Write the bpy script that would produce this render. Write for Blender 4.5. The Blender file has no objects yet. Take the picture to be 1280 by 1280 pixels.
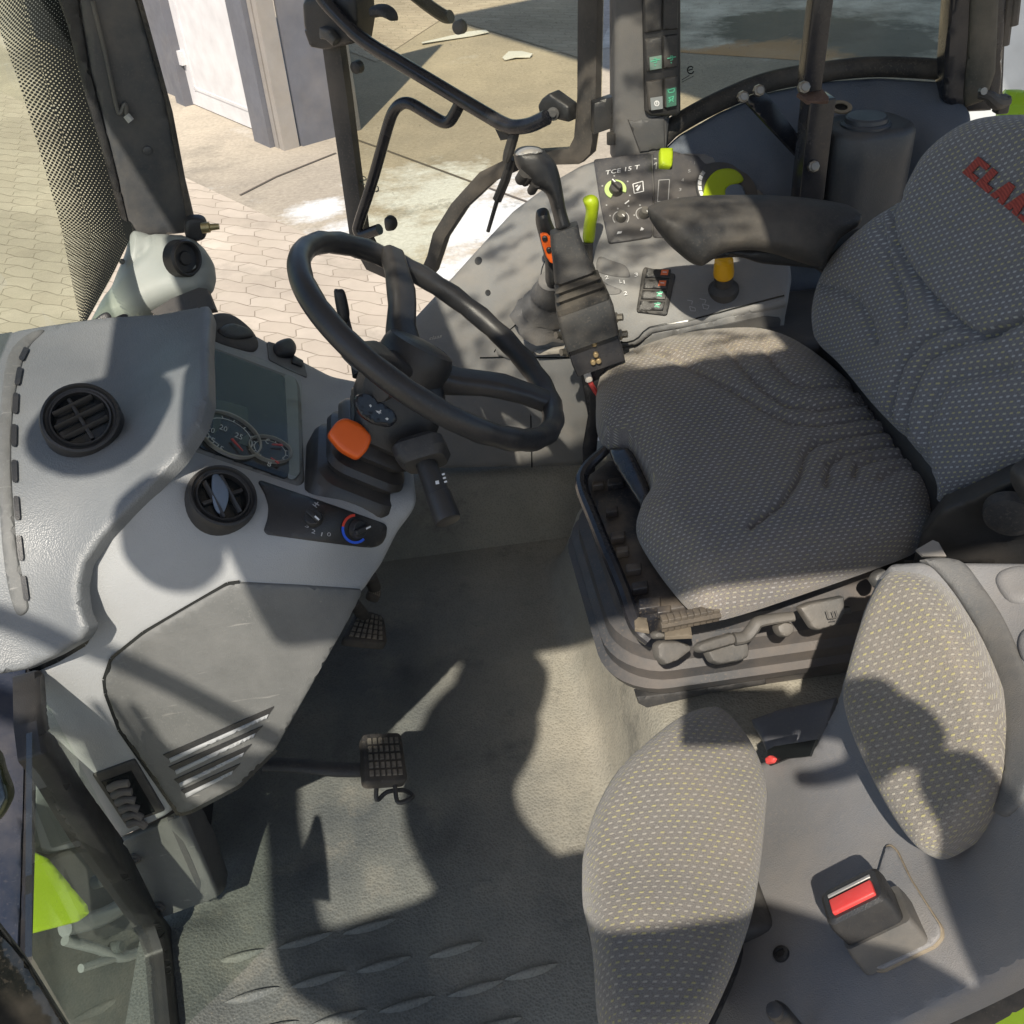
import bpy, bmesh, math, random
import numpy as np
from mathutils import Vector, Matrix
from mathutils.geometry import delaunay_2d_cdt
random.seed(7); np.random.seed(7)
R = math.radians
SC = bpy.context.scene
COL = SC.collection
# ------------------------------------------------------------------ camera model (photo is 1280 px square)
F = 1280.0; PITCH = R(37.0); YAW = R(5.0); ROLL = math.atan2(135, 1710)
CAM = Vector((0, 0, 1.34))
cP, sP, cY, sY, cR, sR = math.cos(PITCH), math.sin(PITCH), math.cos(YAW), math.sin(YAW), math.cos(ROLL), math.sin(ROLL)
def ray(px, py):
    dx, dy = (px-640)/F, (py-640)/F
    r = dx*cR - dy*sR; d = dx*sR + dy*cR
    h = cP - d*sP; dn = sP + d*cP
    return Vector((r*cY + h*sY, h*cY - r*sY, -dn))
def W(px, py, x=None, y=None, z=None, t=None):
    v = ray(px, py)
    if x is not None: t = x/v.x
    elif y is not None: t = y/v.y
    elif z is not None: t = (z-CAM.z)/v.z
    return CAM + v*t
class Plane:
    def __init__(s, p, n): s.p = Vector(p); s.n = Vector(n).normalized()
    def t(s, px, py):
        v = ray(px, py); return (s.p-CAM).dot(s.n)/v.dot(s.n)
def plane3(a, b, c): return Plane(a, (b-a).cross(c-a))
def plane_line(a, b):                       # a plane through two points, turned to the viewer
    u = (b-a).normalized(); v = ((a+b)/2-CAM).normalized()
    return Plane(a, v - u*v.dot(u))
def vplane(a, b): return Plane(a, (b-a).cross(Vector((0,0,1))))
class TPS:                                  # smooth surface through measured points
    def __init__(s, pts):
        P, q = [], []
        for px, py, k, v in pts:
            if k == 't': t = v
            else:
                w = W(px, py, **{k: v}); t = (w-CAM).length/ray(px, py).length
            P.append((px/400, py/400)); q.append(1/t)
        s.P = np.array(P); n = len(P)
        d = np.linalg.norm(s.P[:,None]-s.P[None], axis=2)
        K = np.where(d > 0, d*d*np.log(d+1e-12), 0) + np.eye(n)*1e-4
        A = np.zeros((n+3, n+3)); A[:n,:n] = K; A[:n,n] = 1; A[:n,n+1:] = s.P; A[n,:n] = 1; A[n+1:,:n] = s.P.T
        s.w = np.linalg.solve(A, np.concatenate([q, [0,0,0]]))
    def t(s, px, py):
        p = np.array((px/400, py/400)); d = np.linalg.norm(s.P-p, axis=1)
        k = np.where(d > 0, d*d*np.log(d+1e-12), 0); n = len(d)
        return 1/(k@s.w[:n] + s.w[n] + s.w[n+1:]@p)
def at(f, px, py, lift=0):
    p = CAM + ray(px, py)*f.t(px, py)
    if lift: p = p + nrm(f, px, py)*lift
    return p
def nrm(f, px, py, e=2.0):
    if isinstance(f, Plane):
        return f.n.copy() if f.n.dot(ray(px, py)) < 0 else -f.n
    a = CAM + ray(px-e, py)*f.t(px-e, py); b = CAM + ray(px+e, py)*f.t(px+e, py)
    c = CAM + ray(px, py-e)*f.t(px, py-e); d = CAM + ray(px, py+e)*f.t(px, py+e)
    n = (b-a).cross(d-c).normalized()
    return n if n.dot(ray(px, py)) < 0 else -n
# picture-crop helpers: coordinates read off enlarged crops of the photograph
def crop(ox, oy, s): return lambda *p: [(ox+x*s, oy+y*s) for x, y in p]
k1 = crop(0,0,.3359); k2 = crop(380,0,.34375); k3 = crop(760,0,.40625); k4 = crop(0,360,.421875); k5 = crop(340,260,.359375)
k6 = crop(680,400,.46875); k7 = crop(0,820,.5); k8 = crop(640,820,.5)
m1 = crop(720,170,.21875); m2 = crop(600,170,.2578); m3 = crop(690,550,.296875); m4 = crop(220,370,.2577); m5 = crop(0,800,.375)
m6 = crop(1160,0,.234375); m7 = crop(900,680,.296875); m8 = crop(780,0,.21875)
# ------------------------------------------------------------------ objects
ORG = {}
def thing(name, label, cat, loc=(0,0,0), group=None):
    o = bpy.data.objects.new(name, None); COL.objects.link(o); o.empty_display_size = .05
    o.location = loc; ORG[o] = Vector(loc); o['label'] = label; o['category'] = cat
    if group: o['group'] = group
    return o
def tag(o, label, cat, group=None, kind=None):
    if label: o['label'] = label
    if cat: o['category'] = cat
    if group: o['group'] = group
    if kind: o['kind'] = kind
    return o
def mesh(name, V, Fc, mat, parent=None, smooth=35, uv=None, origin=None):
    o0 = ORG[parent] if parent else (Vector(origin) if origin else Vector((0,0,0)))
    me = bpy.data.meshes.new(name)
    me.from_pydata([tuple(Vector(v)-o0) for v in V], [], Fc)
    if uv is not None:
        L = me.uv_layers.new(name='UVMap')
        idx = np.empty(len(me.loops), dtype=np.int32); me.loops.foreach_get('vertex_index', idx)
        L.data.foreach_set('uv', np.array(uv, dtype=np.float32)[idx].ravel())
    bm = bmesh.new(); bm.from_mesh(me); bmesh.ops.recalc_face_normals(bm, faces=bm.faces); bm.to_mesh(me); bm.free()
    if smooth:
        me.polygons.foreach_set('use_smooth', [True]*len(me.polygons))
        me.set_sharp_from_angle(angle=R(smooth))
    me.materials.append(mat)
    o = bpy.data.objects.new(name, me); COL.objects.link(o)
    if parent: o.parent = parent
    else: o.location = o0
    ORG[o] = o0
    return o
class MB:                                   # collects shapes into one mesh
    def __init__(s): s.V = []; s.F = []
    def add(s, V, Fc):
        n = len(s.V); s.V += [Vector(v) for v in V]; s.F += [[i+n for i in f] for f in Fc]; return s
    def box(s, c, ax, ay, az):              # centre and three half-axis vectors
        c, ax, ay, az = map(Vector, (c, ax, ay, az))
        V = [c+ax*i+ay*j+az*k for i in (-1,1) for j in (-1,1) for k in (-1,1)]
        return s.add(V, [(0,1,3,2),(4,6,7,5),(0,4,5,1),(2,3,7,6),(0,2,6,4),(1,5,7,3)])
    def rbox(s, c, ax, ay, az, b):          # box with chamfered edges
        c, ax, ay, az = map(Vector, (c, ax, ay, az))
        bm = bmesh.new(); bmesh.ops.create_cube(bm, size=2)
        L = (ax.length, ay.length, az.length); A = (ax.normalized(), ay.normalized(), az.normalized())
        for v in bm.verts: v.co = Vector((v.co.x*L[0], v.co.y*L[1], v.co.z*L[2]))
        bmesh.ops.bevel(bm, geom=bm.edges[:], offset=min(b, .95*min(L)), segments=3, profile=.5, affect='EDGES')
        bm.verts.index_update()
        s.add([c+A[0]*v.co.x+A[1]*v.co.y+A[2]*v.co.z for v in bm.verts], [[v.index for v in f.verts] for f in bm.faces]); bm.free(); return s
    def tube(s, pts, r, n=10, sm=True, flat=1.0, up=None, caps=True):
        P = [Vector(p) for p in pts]
        rr = list(r) if isinstance(r, (list, tuple)) else [r]*len(P)
        if sm and len(P) > 2:
            Q, q2 = [], []
            for i in range(len(P)-1):
                a, b, c, d = P[max(i-1,0)], P[i], P[i+1], P[min(i+2,len(P)-1)]
                for j in range(5):
                    u = j/5
                    Q.append(.5*((2*b)+(c-a)*u+(2*a-5*b+4*c-d)*u*u+(3*b-a-3*c+d)*u**3)); q2.append(rr[i]*(1-u)+rr[i+1]*u)
            Q.append(P[-1]); q2.append(rr[-1]); P, rr = Q, q2
        V, Fc = [], []; prev = None
        for i, p in enumerate(P):
            d = (P[min(i+1,len(P)-1)]-P[max(i-1,0)]).normalized()
            if prev is None:
                a = Vector(up) if up else Vector((0,0,1))
                if abs(a.dot(d)) > .95: a = Vector((1,0,0))
            else: a = prev
            a = (a - d*a.dot(d)).normalized(); prev = a; b = d.cross(a)
            for j in range(n):
                th = 2*math.pi*j/n; V.append(p + a*math.cos(th)*rr[i]*flat + b*math.sin(th)*rr[i])
        for i in range(len(P)-1):
            for j in range(n):
                Fc.append((i*n+j, i*n+(j+1)%n, (i+1)*n+(j+1)%n, (i+1)*n+j))
        if caps: Fc.append(list(range(n))[::-1]); Fc.append([(len(P)-1)*n+j for j in range(n)])
        return s.add(V, Fc)
    def lathe(s, c, ax, prof, n=32, sx=1, u=None):   # prof: (radius, height along the axis)
        c, ax = Vector(c), Vector(ax).normalized()
        a = Vector(u) if u else (Vector((0,0,1)) if abs(ax.z) < .9 else Vector((1,0,0)))
        a = (a-ax*a.dot(ax)).normalized(); b = ax.cross(a); V, Fc = [], []
        for r, h in prof:
            for j in range(n):
                th = 2*math.pi*j/n; V.append(c+ax*h+(a*math.cos(th)*sx+b*math.sin(th))*r)
        m = len(prof)
        for i in range(m-1):
            for j in range(n): Fc.append((i*n+j, i*n+(j+1)%n, (i+1)*n+(j+1)%n, (i+1)*n+j))
        if prof[0][0] > 1e-6: Fc.append(list(range(n))[::-1])
        if prof[-1][0] > 1e-6: Fc.append([(m-1)*n+j for j in range(n)])
        return s.add(V, Fc)
    def loft(s, secs, caps=True):
        n = len(secs[0]); V = [p for q in secs for p in q]; Fc = []
        for i in range(len(secs)-1):
            for j in range(n): Fc.append((i*n+j, i*n+(j+1)%n, (i+1)*n+(j+1)%n, (i+1)*n+j))
        if caps: Fc.append(list(range(n))[::-1]); Fc.append([(len(secs)-1)*n+j for j in range(n)])
        return s.add(V, Fc)
    def build(s, name, mat, parent=None, smooth=35, origin=None): return mesh(name, s.V, s.F, mat, parent, smooth, origin=origin)
def rrect(c, a, b, w, h, r, n=5):           # rounded rectangle section
    c, a, b = Vector(c), Vector(a).normalized(), Vector(b).normalized(); out = []
    for qx, qy, t0 in ((1,1,0),(-1,1,90),(-1,-1,180),(1,-1,270)):
        for i in range(n):
            th = R(t0+90*i/(n-1)); out.append(c + a*(qx*(w-r)+r*math.cos(th)) + b*(qy*(h-r)+r*math.sin(th)))
    return out
def smooth_loop(P, k=4):
    out = []; n = len(P)
    for i in range(n):
        a, b, c, d = (np.array(P[(i+j-1)%n], float) for j in range(4))
        for j in range(k):
            u = j/k; out.append(tuple(.5*((2*b)+(c-a)*u+(2*a-5*b+4*c-d)*u*u+(3*b-a-3*c+d)*u**3)))
    return out
def round_loop(P, r, k=4):                  # polygon with rounded corners
    out = []; n = len(P)
    for i in range(n):
        a, b, c = (np.array(P[(i+j-1)%n], float) for j in range(3))
        la, lc = np.linalg.norm(a-b), np.linalg.norm(c-b); q = min(r, la*.45, lc*.45)
        p, s = b+(a-b)/la*q, b+(c-b)/lc*q
        for j in range(k+1):
            u = j/k; out.append(tuple((1-u)**2*p+2*u*(1-u)*b+u*u*s))
    return out
def resample(P, step):
    out = []; n = len(P)
    for i in range(n):
        a, b = np.array(P[i], float), np.array(P[(i+1)%n], float); m = max(1, int(np.linalg.norm(b-a)/step))
        for j in range(m): out.append(a+(b-a)*j/m)
    return out
def dist_to(P, Q, closed=True):
    P = np.asarray(P, float); best = np.full(len(P), 1e9); n = len(Q)
    for i in range(n if closed else n-1):
        a, b = np.array(Q[i], float), np.array(Q[(i+1)%n], float); ab = b-a
        u = np.clip(((P-a)@ab)/max(ab@ab, 1e-9), 0, 1)
        best = np.minimum(best, np.linalg.norm(P-(a+u[:,None]*ab), axis=1))
    return best
def nearest_on(P, Q):
    P = np.asarray(P, float); best = np.full(len(P), 1e9); out = np.zeros_like(P); n = len(Q)
    for i in range(n):
        a, b = np.array(Q[i], float), np.array(Q[(i+1)%n], float); ab = b-a
        u = np.clip(((P-a)@ab)/max(ab@ab, 1e-9), 0, 1); c = a+u[:,None]*ab; d = np.linalg.norm(P-c, axis=1); k = d < best
        best[k] = d[k]; out[k] = c[k]
    return out
def inside(P, Q):
    P = np.asarray(P, float); r = np.zeros(len(P), bool); n = len(Q)
    for i in range(n):
        (x1,y1),(x2,y2) = Q[i], Q[(i+1)%n]
        if y1 == y2: continue
        c = ((y1 > P[:,1]) != (y2 > P[:,1])) & (P[:,0] < (x2-x1)*(P[:,1]-y1)/(y2-y1)+x1); r ^= c
    return r
def sheet(name, outline, f, mat, parent=None, thick=.01, b=0, bm=None, step=9, sm=0, lift=0, grooves=(), gdepth=.006, gw=7, back=0, relief=None,
          smooth=40, uvdir=None, uvfit=None, holes=(), rim=False):
    """A solid panel: outline traced on surface f, edge rounded over b px and bm metres, `thick` deep."""
    P = smooth_loop(outline, 4) if sm == 1 else (round_loop(outline, sm) if sm > 1 else list(outline))
    P = resample(P, step)
    A = sum(P[i][0]*P[(i+1)%len(P)][1]-P[(i+1)%len(P)][0]*P[i][1] for i in range(len(P)))
    if A < 0: P = P[::-1]
    P = [tuple(p) for p in P]; n = len(P); pts = list(P); bm = bm if bm is not None else thick*.4
    if rim: lift += bm; thick = bm+thick         # the outline is where the rounding ends, the middle bulges out of it
    loops = [P]; H = []
    for hl in holes:
        Q = [tuple(p) for p in resample(hl, step)]; H.append(Q); pts += Q
    base = len(pts)
    if b:
        for q in (.12, .35, .7):
            for i in range(n):
                a, c = np.array(P[i-1]), np.array(P[(i+1)%n]); d = c-a; L = np.linalg.norm(d)
                if L < 1e-6: continue
                nn = np.array((-d[1], d[0]))/L; pts.append(tuple(np.array(P[i])+nn*b*q))
    xs = [p[0] for p in P]; ys = [p[1] for p in P]
    G = [(x, y) for x in np.arange(min(xs), max(xs), step) for y in np.arange(min(ys), max(ys), step)]
    cand = np.array(pts[base:] + G) if (pts[base:] or G) else np.zeros((0,2))
    nb = len(pts)-base
    if len(cand):
        D = dist_to(cand, P); ins = inside(cand, P)
        for Q in H: ins &= ~inside(cand, Q); D = np.minimum(D, dist_to(cand, Q))
        ok = ins & (D > .06*b + .25)
        ok[nb:] &= D[nb:] > (b*.75 if b else step*.5)
        cand = cand[ok]
        if nb:                              # thin out crowded ring points
            keep, seen = [], set()
            for i, p in enumerate(cand):
                key = (round(p[0]/(step*.35)), round(p[1]/(step*.35)))
                if key in seen: continue
                seen.add(key); keep.append(i)
            cand = cand[keep]
    allp = [Vector(p) for p in pts[:base]] + [Vector(p) for p in cand]
    E = [(i, (i+1)%n) for i in range(n)]; k = n
    for Q in H:
        E += [(k+i, k+(i+1)%len(Q)) for i in range(len(Q))]; k += len(Q)
    res = delaunay_2d_cdt(allp, E, [list(range(n))], 1, 1e-4)
    v2, tris = res[0], [list(t) for t in res[2]]
    pp = np.array([(p.x, p.y) for p in v2])
    if H:
        cen = np.array([pp[t].mean(axis=0) for t in tris])
        bad = np.zeros(len(tris), bool)
        for Q in H: bad |= inside(cen, Q)
        tris = [t for t, x in zip(tris, bad) if not x]
    D = dist_to(pp, P)
    for Q in H: D = np.minimum(D, dist_to(pp, Q))
    off = np.zeros(len(pp))
    if b: u = np.clip(D/b, 0, 1); off -= bm*(1-np.sqrt(np.clip(1-(1-u)**2, 0, 1)))
    for g in grooves:
        g2, gd, gg = (g if isinstance(g, tuple) and isinstance(g[0], list) else (g, gdepth, gw))
        dg = dist_to(pp, g2, False); off -= gd*np.exp(-(dg/gg)**2)
    if relief is not None: off += relief(pp)
    front, rear = [], []
    for (x, y), o in zip(pp, off):
        c = CAM + ray(x, y)*f.t(x, y); nn = nrm(f, x, y)
        front.append(c+nn*(lift+o)); rear.append(c+nn*(lift-thick))
    if back:
        for i in range(len(pp)):
            u = min(D[i]/b, 1) if b else 1
            rear[i] = rear[i] + (front[i]-rear[i])*(1-math.sqrt(max(0, 1-(1-u)**2)))*.98 if back == 1 else rear[i]
    m = len(pp); cnt = {}
    for t in tris:
        for i in range(3):
            e = (t[i], t[(i+1)%3]); cnt[e] = 1
    Fc = [list(t) for t in tris] + [[i+m for i in t[::-1]] for t in tris]
    for a, c in cnt:
        if (c, a) not in cnt: Fc.append([a, a+m, c+m, c])
    V = front+rear
    c0 = sum(front, Vector())/m
    cx, cy = pp.mean(axis=0); n0 = nrm(f, cx, cy)
    ud = uvdir or (1, 0)
    ua = at(f, cx+ud[0]*5, cy+ud[1]*5)-at(f, cx, cy); ua = (ua-n0*ua.dot(n0)).normalized(); va = n0.cross(ua)
    uv = [((p-c0).dot(ua), (p-c0).dot(va)) for p in V]
    if b and uvdir:                         # carry the cloth pattern round the rolled edge
        q = nearest_on(pp, P); U = np.array(uv)
        qb = np.array([at(f, x, y) for x, y in q]); B2 = np.stack([(qb-np.array(c0))@np.array(ua), (qb-np.array(c0))@np.array(va)], 1)
        for h, ex in ((0, bm*(1-np.sqrt(np.clip(1-(1-np.clip(D/b,0,1))**2, 0, 1)))), (m, np.full(m, bm+thick))):
            d = B2-U[h:h+m]; L = np.linalg.norm(d, axis=1, keepdims=True); fb = B2/np.maximum(np.linalg.norm(B2, axis=1, keepdims=True), 1e-6)
            d = np.where(L > 1e-4, d/np.maximum(L, 1e-6), fb); U[h:h+m] += d*(ex*.85)[:,None]
        uv = [tuple(x) for x in U]
    return mesh(name, V, Fc, mat, parent, smooth, uv=uv)
def text_on(name, s, f, p0, p1, hvec, mat, parent, lift=.0015, mirror=False, depth=.0):
    """Lettering laid on a surface: baseline from p0 to p1, hvec = one capital's height, in photo px."""
    cu = bpy.data.curves.new('t', 'FONT'); cu.body = s; cu.resolution_u = 2
    ob = bpy.data.objects.new('t', cu); me = bpy.data.meshes.new_from_object(ob)
    V = [v.co.copy() for v in me.vertices]; Fc = [list(p.vertices) for p in me.polygons]
    bpy.data.objects.remove(ob); bpy.data.curves.remove(cu); bpy.data.meshes.remove(me)
    x0, x1 = min(v.x for v in V), max(v.x for v in V); y1 = max(v.y for v in V)
    out = []
    for v in V:
        a = (v.x-x0)/(x1-x0) if not (len(s) == 1 and s in '1IL') else .3+(v.x-x0)/(x1-x0)*(.28 if s != 'L' else .6); c = v.y/y1
        out.append(at(f, p0[0]+(p1[0]-p0[0])*a+hvec[0]*c, p0[1]+(p1[1]-p0[1])*a+hvec[1]*c, lift))
    return mesh(name, out, Fc, mat, parent, 0)
def decal(name, polys, f, mat, parent, lift=.0012):
    V, Fc = [], []
    for P in polys:
        n = len(V); V += [at(f, x, y, lift) for x, y in P]; Fc.append(list(range(n, n+len(P))))
    return mesh(name, V, Fc, mat, parent, 0)
def stroke(P, w):                           # thin quads along a px polyline
    out = []
    for (x1,y1),(x2,y2) in zip(P[:-1], P[1:]):
        d = math.hypot(x2-x1, y2-y1) or 1; nx, ny = -(y2-y1)/d*w/2, (x2-x1)/d*w/2
        out.append([(x1+nx,y1+ny),(x2+nx,y2+ny),(x2-nx,y2-ny),(x1-nx,y1-ny)])
    return out
def blob(name, P, f, mat, parent=None, thick=.03, b=14, step=6, sm=1, lift=0, **kw):  # a rounded solid, thickest in its middle
    return sheet(name, P, f, mat, parent, thick=thick/2, b=b, bm=thick/2, step=step, sm=sm, lift=lift+thick/2, back=1, **kw)
# ------------------------------------------------------------------ materials
def lin(r, g, b):
    return tuple(((c/255)/12.92 if c/255 <= .04045 else ((c/255+.055)/1.055)**2.4) for c in (r, g, b)) + (1,)
def newmat(name):
    m = bpy.data.materials.new(name); m.use_nodes = True; nt = m.node_tree
    return m, nt, nt.nodes['Principled BSDF']
def N(nt, typ, **kw):
    n = nt.nodes.new(typ)
    for k, v in kw.items():
        if k in n.inputs.keys(): n.inputs[k].default_value = v
        else: setattr(n, k, v)
    return n
def math_(nt, op, a, b=None, c=None):
    n = nt.nodes.new('ShaderNodeMath'); n.operation = op
    for i, x in enumerate((a, b, c)):
        if x is None: continue
        if isinstance(x, (int, float)): n.inputs[i].default_value = x
        else: nt.links.new(x, n.inputs[i])
    return n.outputs[0]
def mixc(nt, fac, a, b, blend='MIX'):
    n = nt.nodes.new('ShaderNodeMix'); n.data_type = 'RGBA'; n.blend_type = blend
    for s, x in ((n.inputs[0], fac), (n.inputs[6], a), (n.inputs[7], b)):
        if hasattr(x, 'is_output'): nt.links.new(x, s)
        else: s.default_value = x
    return n.outputs[2]
def coords(nt, kind='Object'):
    return nt.nodes.new('ShaderNodeTexCoord').outputs[kind]
def noise(nt, co, scale, detail=3, rough=.55, out='Fac'):
    n = nt.nodes.new('ShaderNodeTexNoise'); n.inputs['Scale'].default_value = scale; n.inputs['Detail'].default_value = detail
    n.inputs['Roughness'].default_value = rough; nt.links.new(co, n.inputs['Vector']); return n.outputs[out]
def ramp(nt, x, lo, hi, a=0., b=1.):
    n = nt.nodes.new('ShaderNodeMapRange'); nt.links.new(x, n.inputs[0]); n.clamp = True
    n.inputs[1].default_value = lo; n.inputs[2].default_value = hi; n.inputs[3].default_value = a; n.inputs[4].default_value = b; return n.outputs[0]
def bump(nt, bsdf, h, strength=.3, dist=.002):
    n = nt.nodes.new('ShaderNodeBump'); n.inputs['Strength'].default_value = strength; n.inputs['Distance'].default_value = dist
    nt.links.new(h, n.inputs['Height']); nt.links.new(n.outputs[0], bsdf.inputs['Normal'])
def plastic(name, col, rough=.55, grain=900, gs=.25, dust=0., dustcol=(.36,.30,.23,1), var=.12, metal=0., spec=.5, dscale=7, scuff=0.):
    """Moulded plastic or painted metal: leather-like grain, slight colour drift, dust in patches, scratches."""
    m, nt, bs = newmat(name); co = coords(nt)
    v = ramp(nt, noise(nt, co, 5, 5), .3, .7, 1-var, 1+var)
    n2 = nt.nodes.new('ShaderNodeCombineColor')
    for i in range(3): nt.links.new(v, n2.inputs[i])
    c = mixc(nt, 1, col, n2.outputs[0], 'MULTIPLY')
    rr = ramp(nt, noise(nt, co, 18, 4), .3, .7, max(.05, rough-.09), min(1, rough+.09))
    if dust:
        d1 = ramp(nt, noise(nt, co, dscale, 8, .68), .42, .74, 0, dust)
        d2 = ramp(nt, noise(nt, co, 260, 2), .55, .7, 0, dust*.5)
        d = math_(nt, 'MAXIMUM', d1, d2)
        c = mixc(nt, d, c, dustcol); rr = math_(nt, 'MULTIPLY_ADD', d, .35, rr)
    if scuff:
        mp = nt.nodes.new('ShaderNodeMapping'); mp.inputs['Scale'].default_value = (6, 90, 40); mp.inputs['Rotation'].default_value = (.4,.2,.7); nt.links.new(co, mp.inputs[0])
        s = ramp(nt, noise(nt, mp.outputs[0], 3, 2), .68, .76, 0, scuff)
        c = mixc(nt, s, c, (.32,.31,.29,1))
    nt.links.new(c, bs.inputs['Base Color']); nt.links.new(rr, bs.inputs['Roughness'])
    bs.inputs['Metallic'].default_value = metal; bs.inputs['Specular IOR Level'].default_value = spec
    if gs:
        vo = nt.nodes.new('ShaderNodeTexVoronoi'); vo.inputs['Scale'].default_value = grain; nt.links.new(co, vo.inputs['Vector'])
        h = math_(nt, 'ADD', vo.outputs['Distance'], noise(nt, co, grain*.4, 2)); bump(nt, bs, h, gs, .0012)
    return m
def flat(name, col, rough=.5, emit=0, metal=0):
    m, nt, bs = newmat(name); co = coords(nt)
    c = mixc(nt, ramp(nt, noise(nt, co, 60, 3), .3, .7, 0, .25), col, tuple(x*.75 for x in col[:3])+(1,))
    nt.links.new(c, bs.inputs['Base Color']); bs.inputs['Roughness'].default_value = rough; bs.inputs['Metallic'].default_value = metal
    return m
def glassmat(name, tint, refl=.06, rough=0., dirt=.05):
    m, nt, bs = newmat(name); nt.nodes.remove(bs); out = nt.nodes['Material Output']
    tr = N(nt, 'ShaderNodeBsdfTransparent'); tr.inputs[0].default_value = tint
    gl = N(nt, 'ShaderNodeBsdfGlossy'); gl.inputs['Roughness'].default_value = rough; gl.inputs[0].default_value = (1,1,1,1)
    df = N(nt, 'ShaderNodeBsdfDiffuse'); df.inputs[0].default_value = (.5,.48,.42,1)
    fr = N(nt, 'ShaderNodeFresnel'); fr.inputs[0].default_value = 1.45
    a = nt.nodes.new('ShaderNodeMixShader'); ge = nt.nodes.new('ShaderNodeNewGeometry'); nt.links.new(math_(nt, 'MULTIPLY', math_(nt, 'ADD', fr.outputs[0], refl-.04), math_(nt, 'SUBTRACT', 1.0, ge.outputs['Backfacing'])), a.inputs[0])
    nt.links.new(tr.outputs[0], a.inputs[1]); nt.links.new(gl.outputs[0], a.inputs[2])
    co = coords(nt); d = ramp(nt, noise(nt, co, 9, 7, .7), .4, .75, dirt*.3, dirt)
    sp = ramp(nt, noise(nt, co, 140, 2), .70, .74, 0, dirt*3)
    b = nt.nodes.new('ShaderNodeMixShader'); nt.links.new(math_(nt, 'MAXIMUM', d, sp), b.inputs[0])
    nt.links.new(a.outputs[0], b.inputs[1]); nt.links.new(df.outputs[0], b.inputs[2]); nt.links.new(b.outputs[0], out.inputs[0])
    return m
def fabric(name, base, dash1, dash2, su, sv, dust=0.25, slant=.35, dens=1., edge=None):
    """Woven seat cloth: staggered little dashes, fine weave, dust in the pile."""
    m, nt, bs = newmat(name); co = coords(nt, 'UV')
    sx = nt.nodes.new('ShaderNodeSeparateXYZ'); nt.links.new(co, sx.inputs[0])
    v = math_(nt, 'DIVIDE', sx.outputs[1], sv); row = math_(nt, 'FLOOR', v)
    u0 = math_(nt, 'DIVIDE', sx.outputs[0], su)
    u = math_(nt, 'ADD', u0, math_(nt, 'MULTIPLY', row, .5))
    fv = math_(nt, 'SUBTRACT', math_(nt, 'FRACT', v), .5)
    u = math_(nt, 'ADD', u, math_(nt, 'MULTIPLY', fv, -slant))
    fu = math_(nt, 'SUBTRACT', math_(nt, 'FRACT', u), .5)
    a = ramp(nt, math_(nt, 'ABSOLUTE', fu), .18, .27, 1, 0); b = ramp(nt, math_(nt, 'ABSOLUTE', fv), .10, .22, 1, 0)
    d = math_(nt, 'MULTIPLY', a, b)
    cell = nt.nodes.new('ShaderNodeCombineXYZ'); nt.links.new(math_(nt, 'FLOOR', u), cell.inputs[0]); nt.links.new(row, cell.inputs[1])
    wn = nt.nodes.new('ShaderNodeTexWhiteNoise'); wn.noise_dimensions = '2D'; nt.links.new(cell.outputs[0], wn.inputs['Vector'])
    alt = ramp(nt, wn.outputs['Value'], .35, .65)
    dc = mixc(nt, alt, dash1, dash2)
    ob = coords(nt)
    base2 = mixc(nt, ramp(nt, noise(nt, ob, 1500, 2), .35, .65), tuple(x*.55 for x in base[:3])+(1,), tuple(min(1, x*1.45) for x in base[:3])+(1,))
    c = mixc(nt, math_(nt, 'MULTIPLY', d, dens), base2, dc)
    du = ramp(nt, noise(nt, ob, 6, 7, .65), .38, .75, dust*.15, dust); du2 = ramp(nt, noise(nt, ob, 700, 2), .4, .7, .3, 1)
    if edge:                               # sunlit look of the outer bolsters, painted in with the dust colour
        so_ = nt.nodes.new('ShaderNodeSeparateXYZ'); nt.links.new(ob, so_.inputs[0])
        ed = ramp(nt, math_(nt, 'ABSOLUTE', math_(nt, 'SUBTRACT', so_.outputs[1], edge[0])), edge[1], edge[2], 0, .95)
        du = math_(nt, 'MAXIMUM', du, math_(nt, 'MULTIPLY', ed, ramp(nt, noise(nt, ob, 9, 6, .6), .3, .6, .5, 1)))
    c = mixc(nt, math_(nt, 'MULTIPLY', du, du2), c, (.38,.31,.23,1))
    nt.links.new(c, bs.inputs['Base Color']); bs.inputs['Roughness'].default_value = .95; bs.inputs['Specular IOR Level'].default_value = .15
    bs.inputs['Sheen Weight'].default_value = .25; bs.inputs['Sheen Roughness'].default_value = .5
    h = math_(nt, 'ADD', math_(nt, 'MULTIPLY', d, .8), noise(nt, ob, 900, 2)); bump(nt, bs, h, .55, .0016)
    return m
M = {}
M['dash'] = plastic('light grey moulded plastic', (.30,.31,.315,1), .5, 900, .3, dust=.16, scuff=.12, dustcol=(.30,.295,.28,1))
M['cowl'] = plastic('mid grey grained dashboard skin', (.14,.15,.157,1), .45, 520, .3, dust=.16, spec=.55, dustcol=(.30,.295,.28,1))
M['dashlow'] = plastic('dark grey satin panel plastic', (.11,.113,.11,1), .5, 1000, .25, dust=.3, scuff=.4, dustcol=(.30,.295,.28,1))
M['console'] = plastic('grey console plastic', (.185,.187,.19,1), .55, 1000, .25, dust=.3, scuff=.2)
M['consoledark'] = plastic('dark console plastic', (.06,.062,.066,1), .5, 1000, .2, dust=.14)
M['fender'] = plastic('blue grey grained wheel arch skin', (.072,.092,.125,1), .6, 600, .45, dust=.1)
M['fenderl'] = plastic('grey wheel arch plastic', (.17,.172,.178,1), .55, 800, .3, dust=.25, scuff=.15)
M['black'] = plastic('black plastic', (.018,.019,.021,1), .42, 900, .18, dust=.08)
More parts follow.
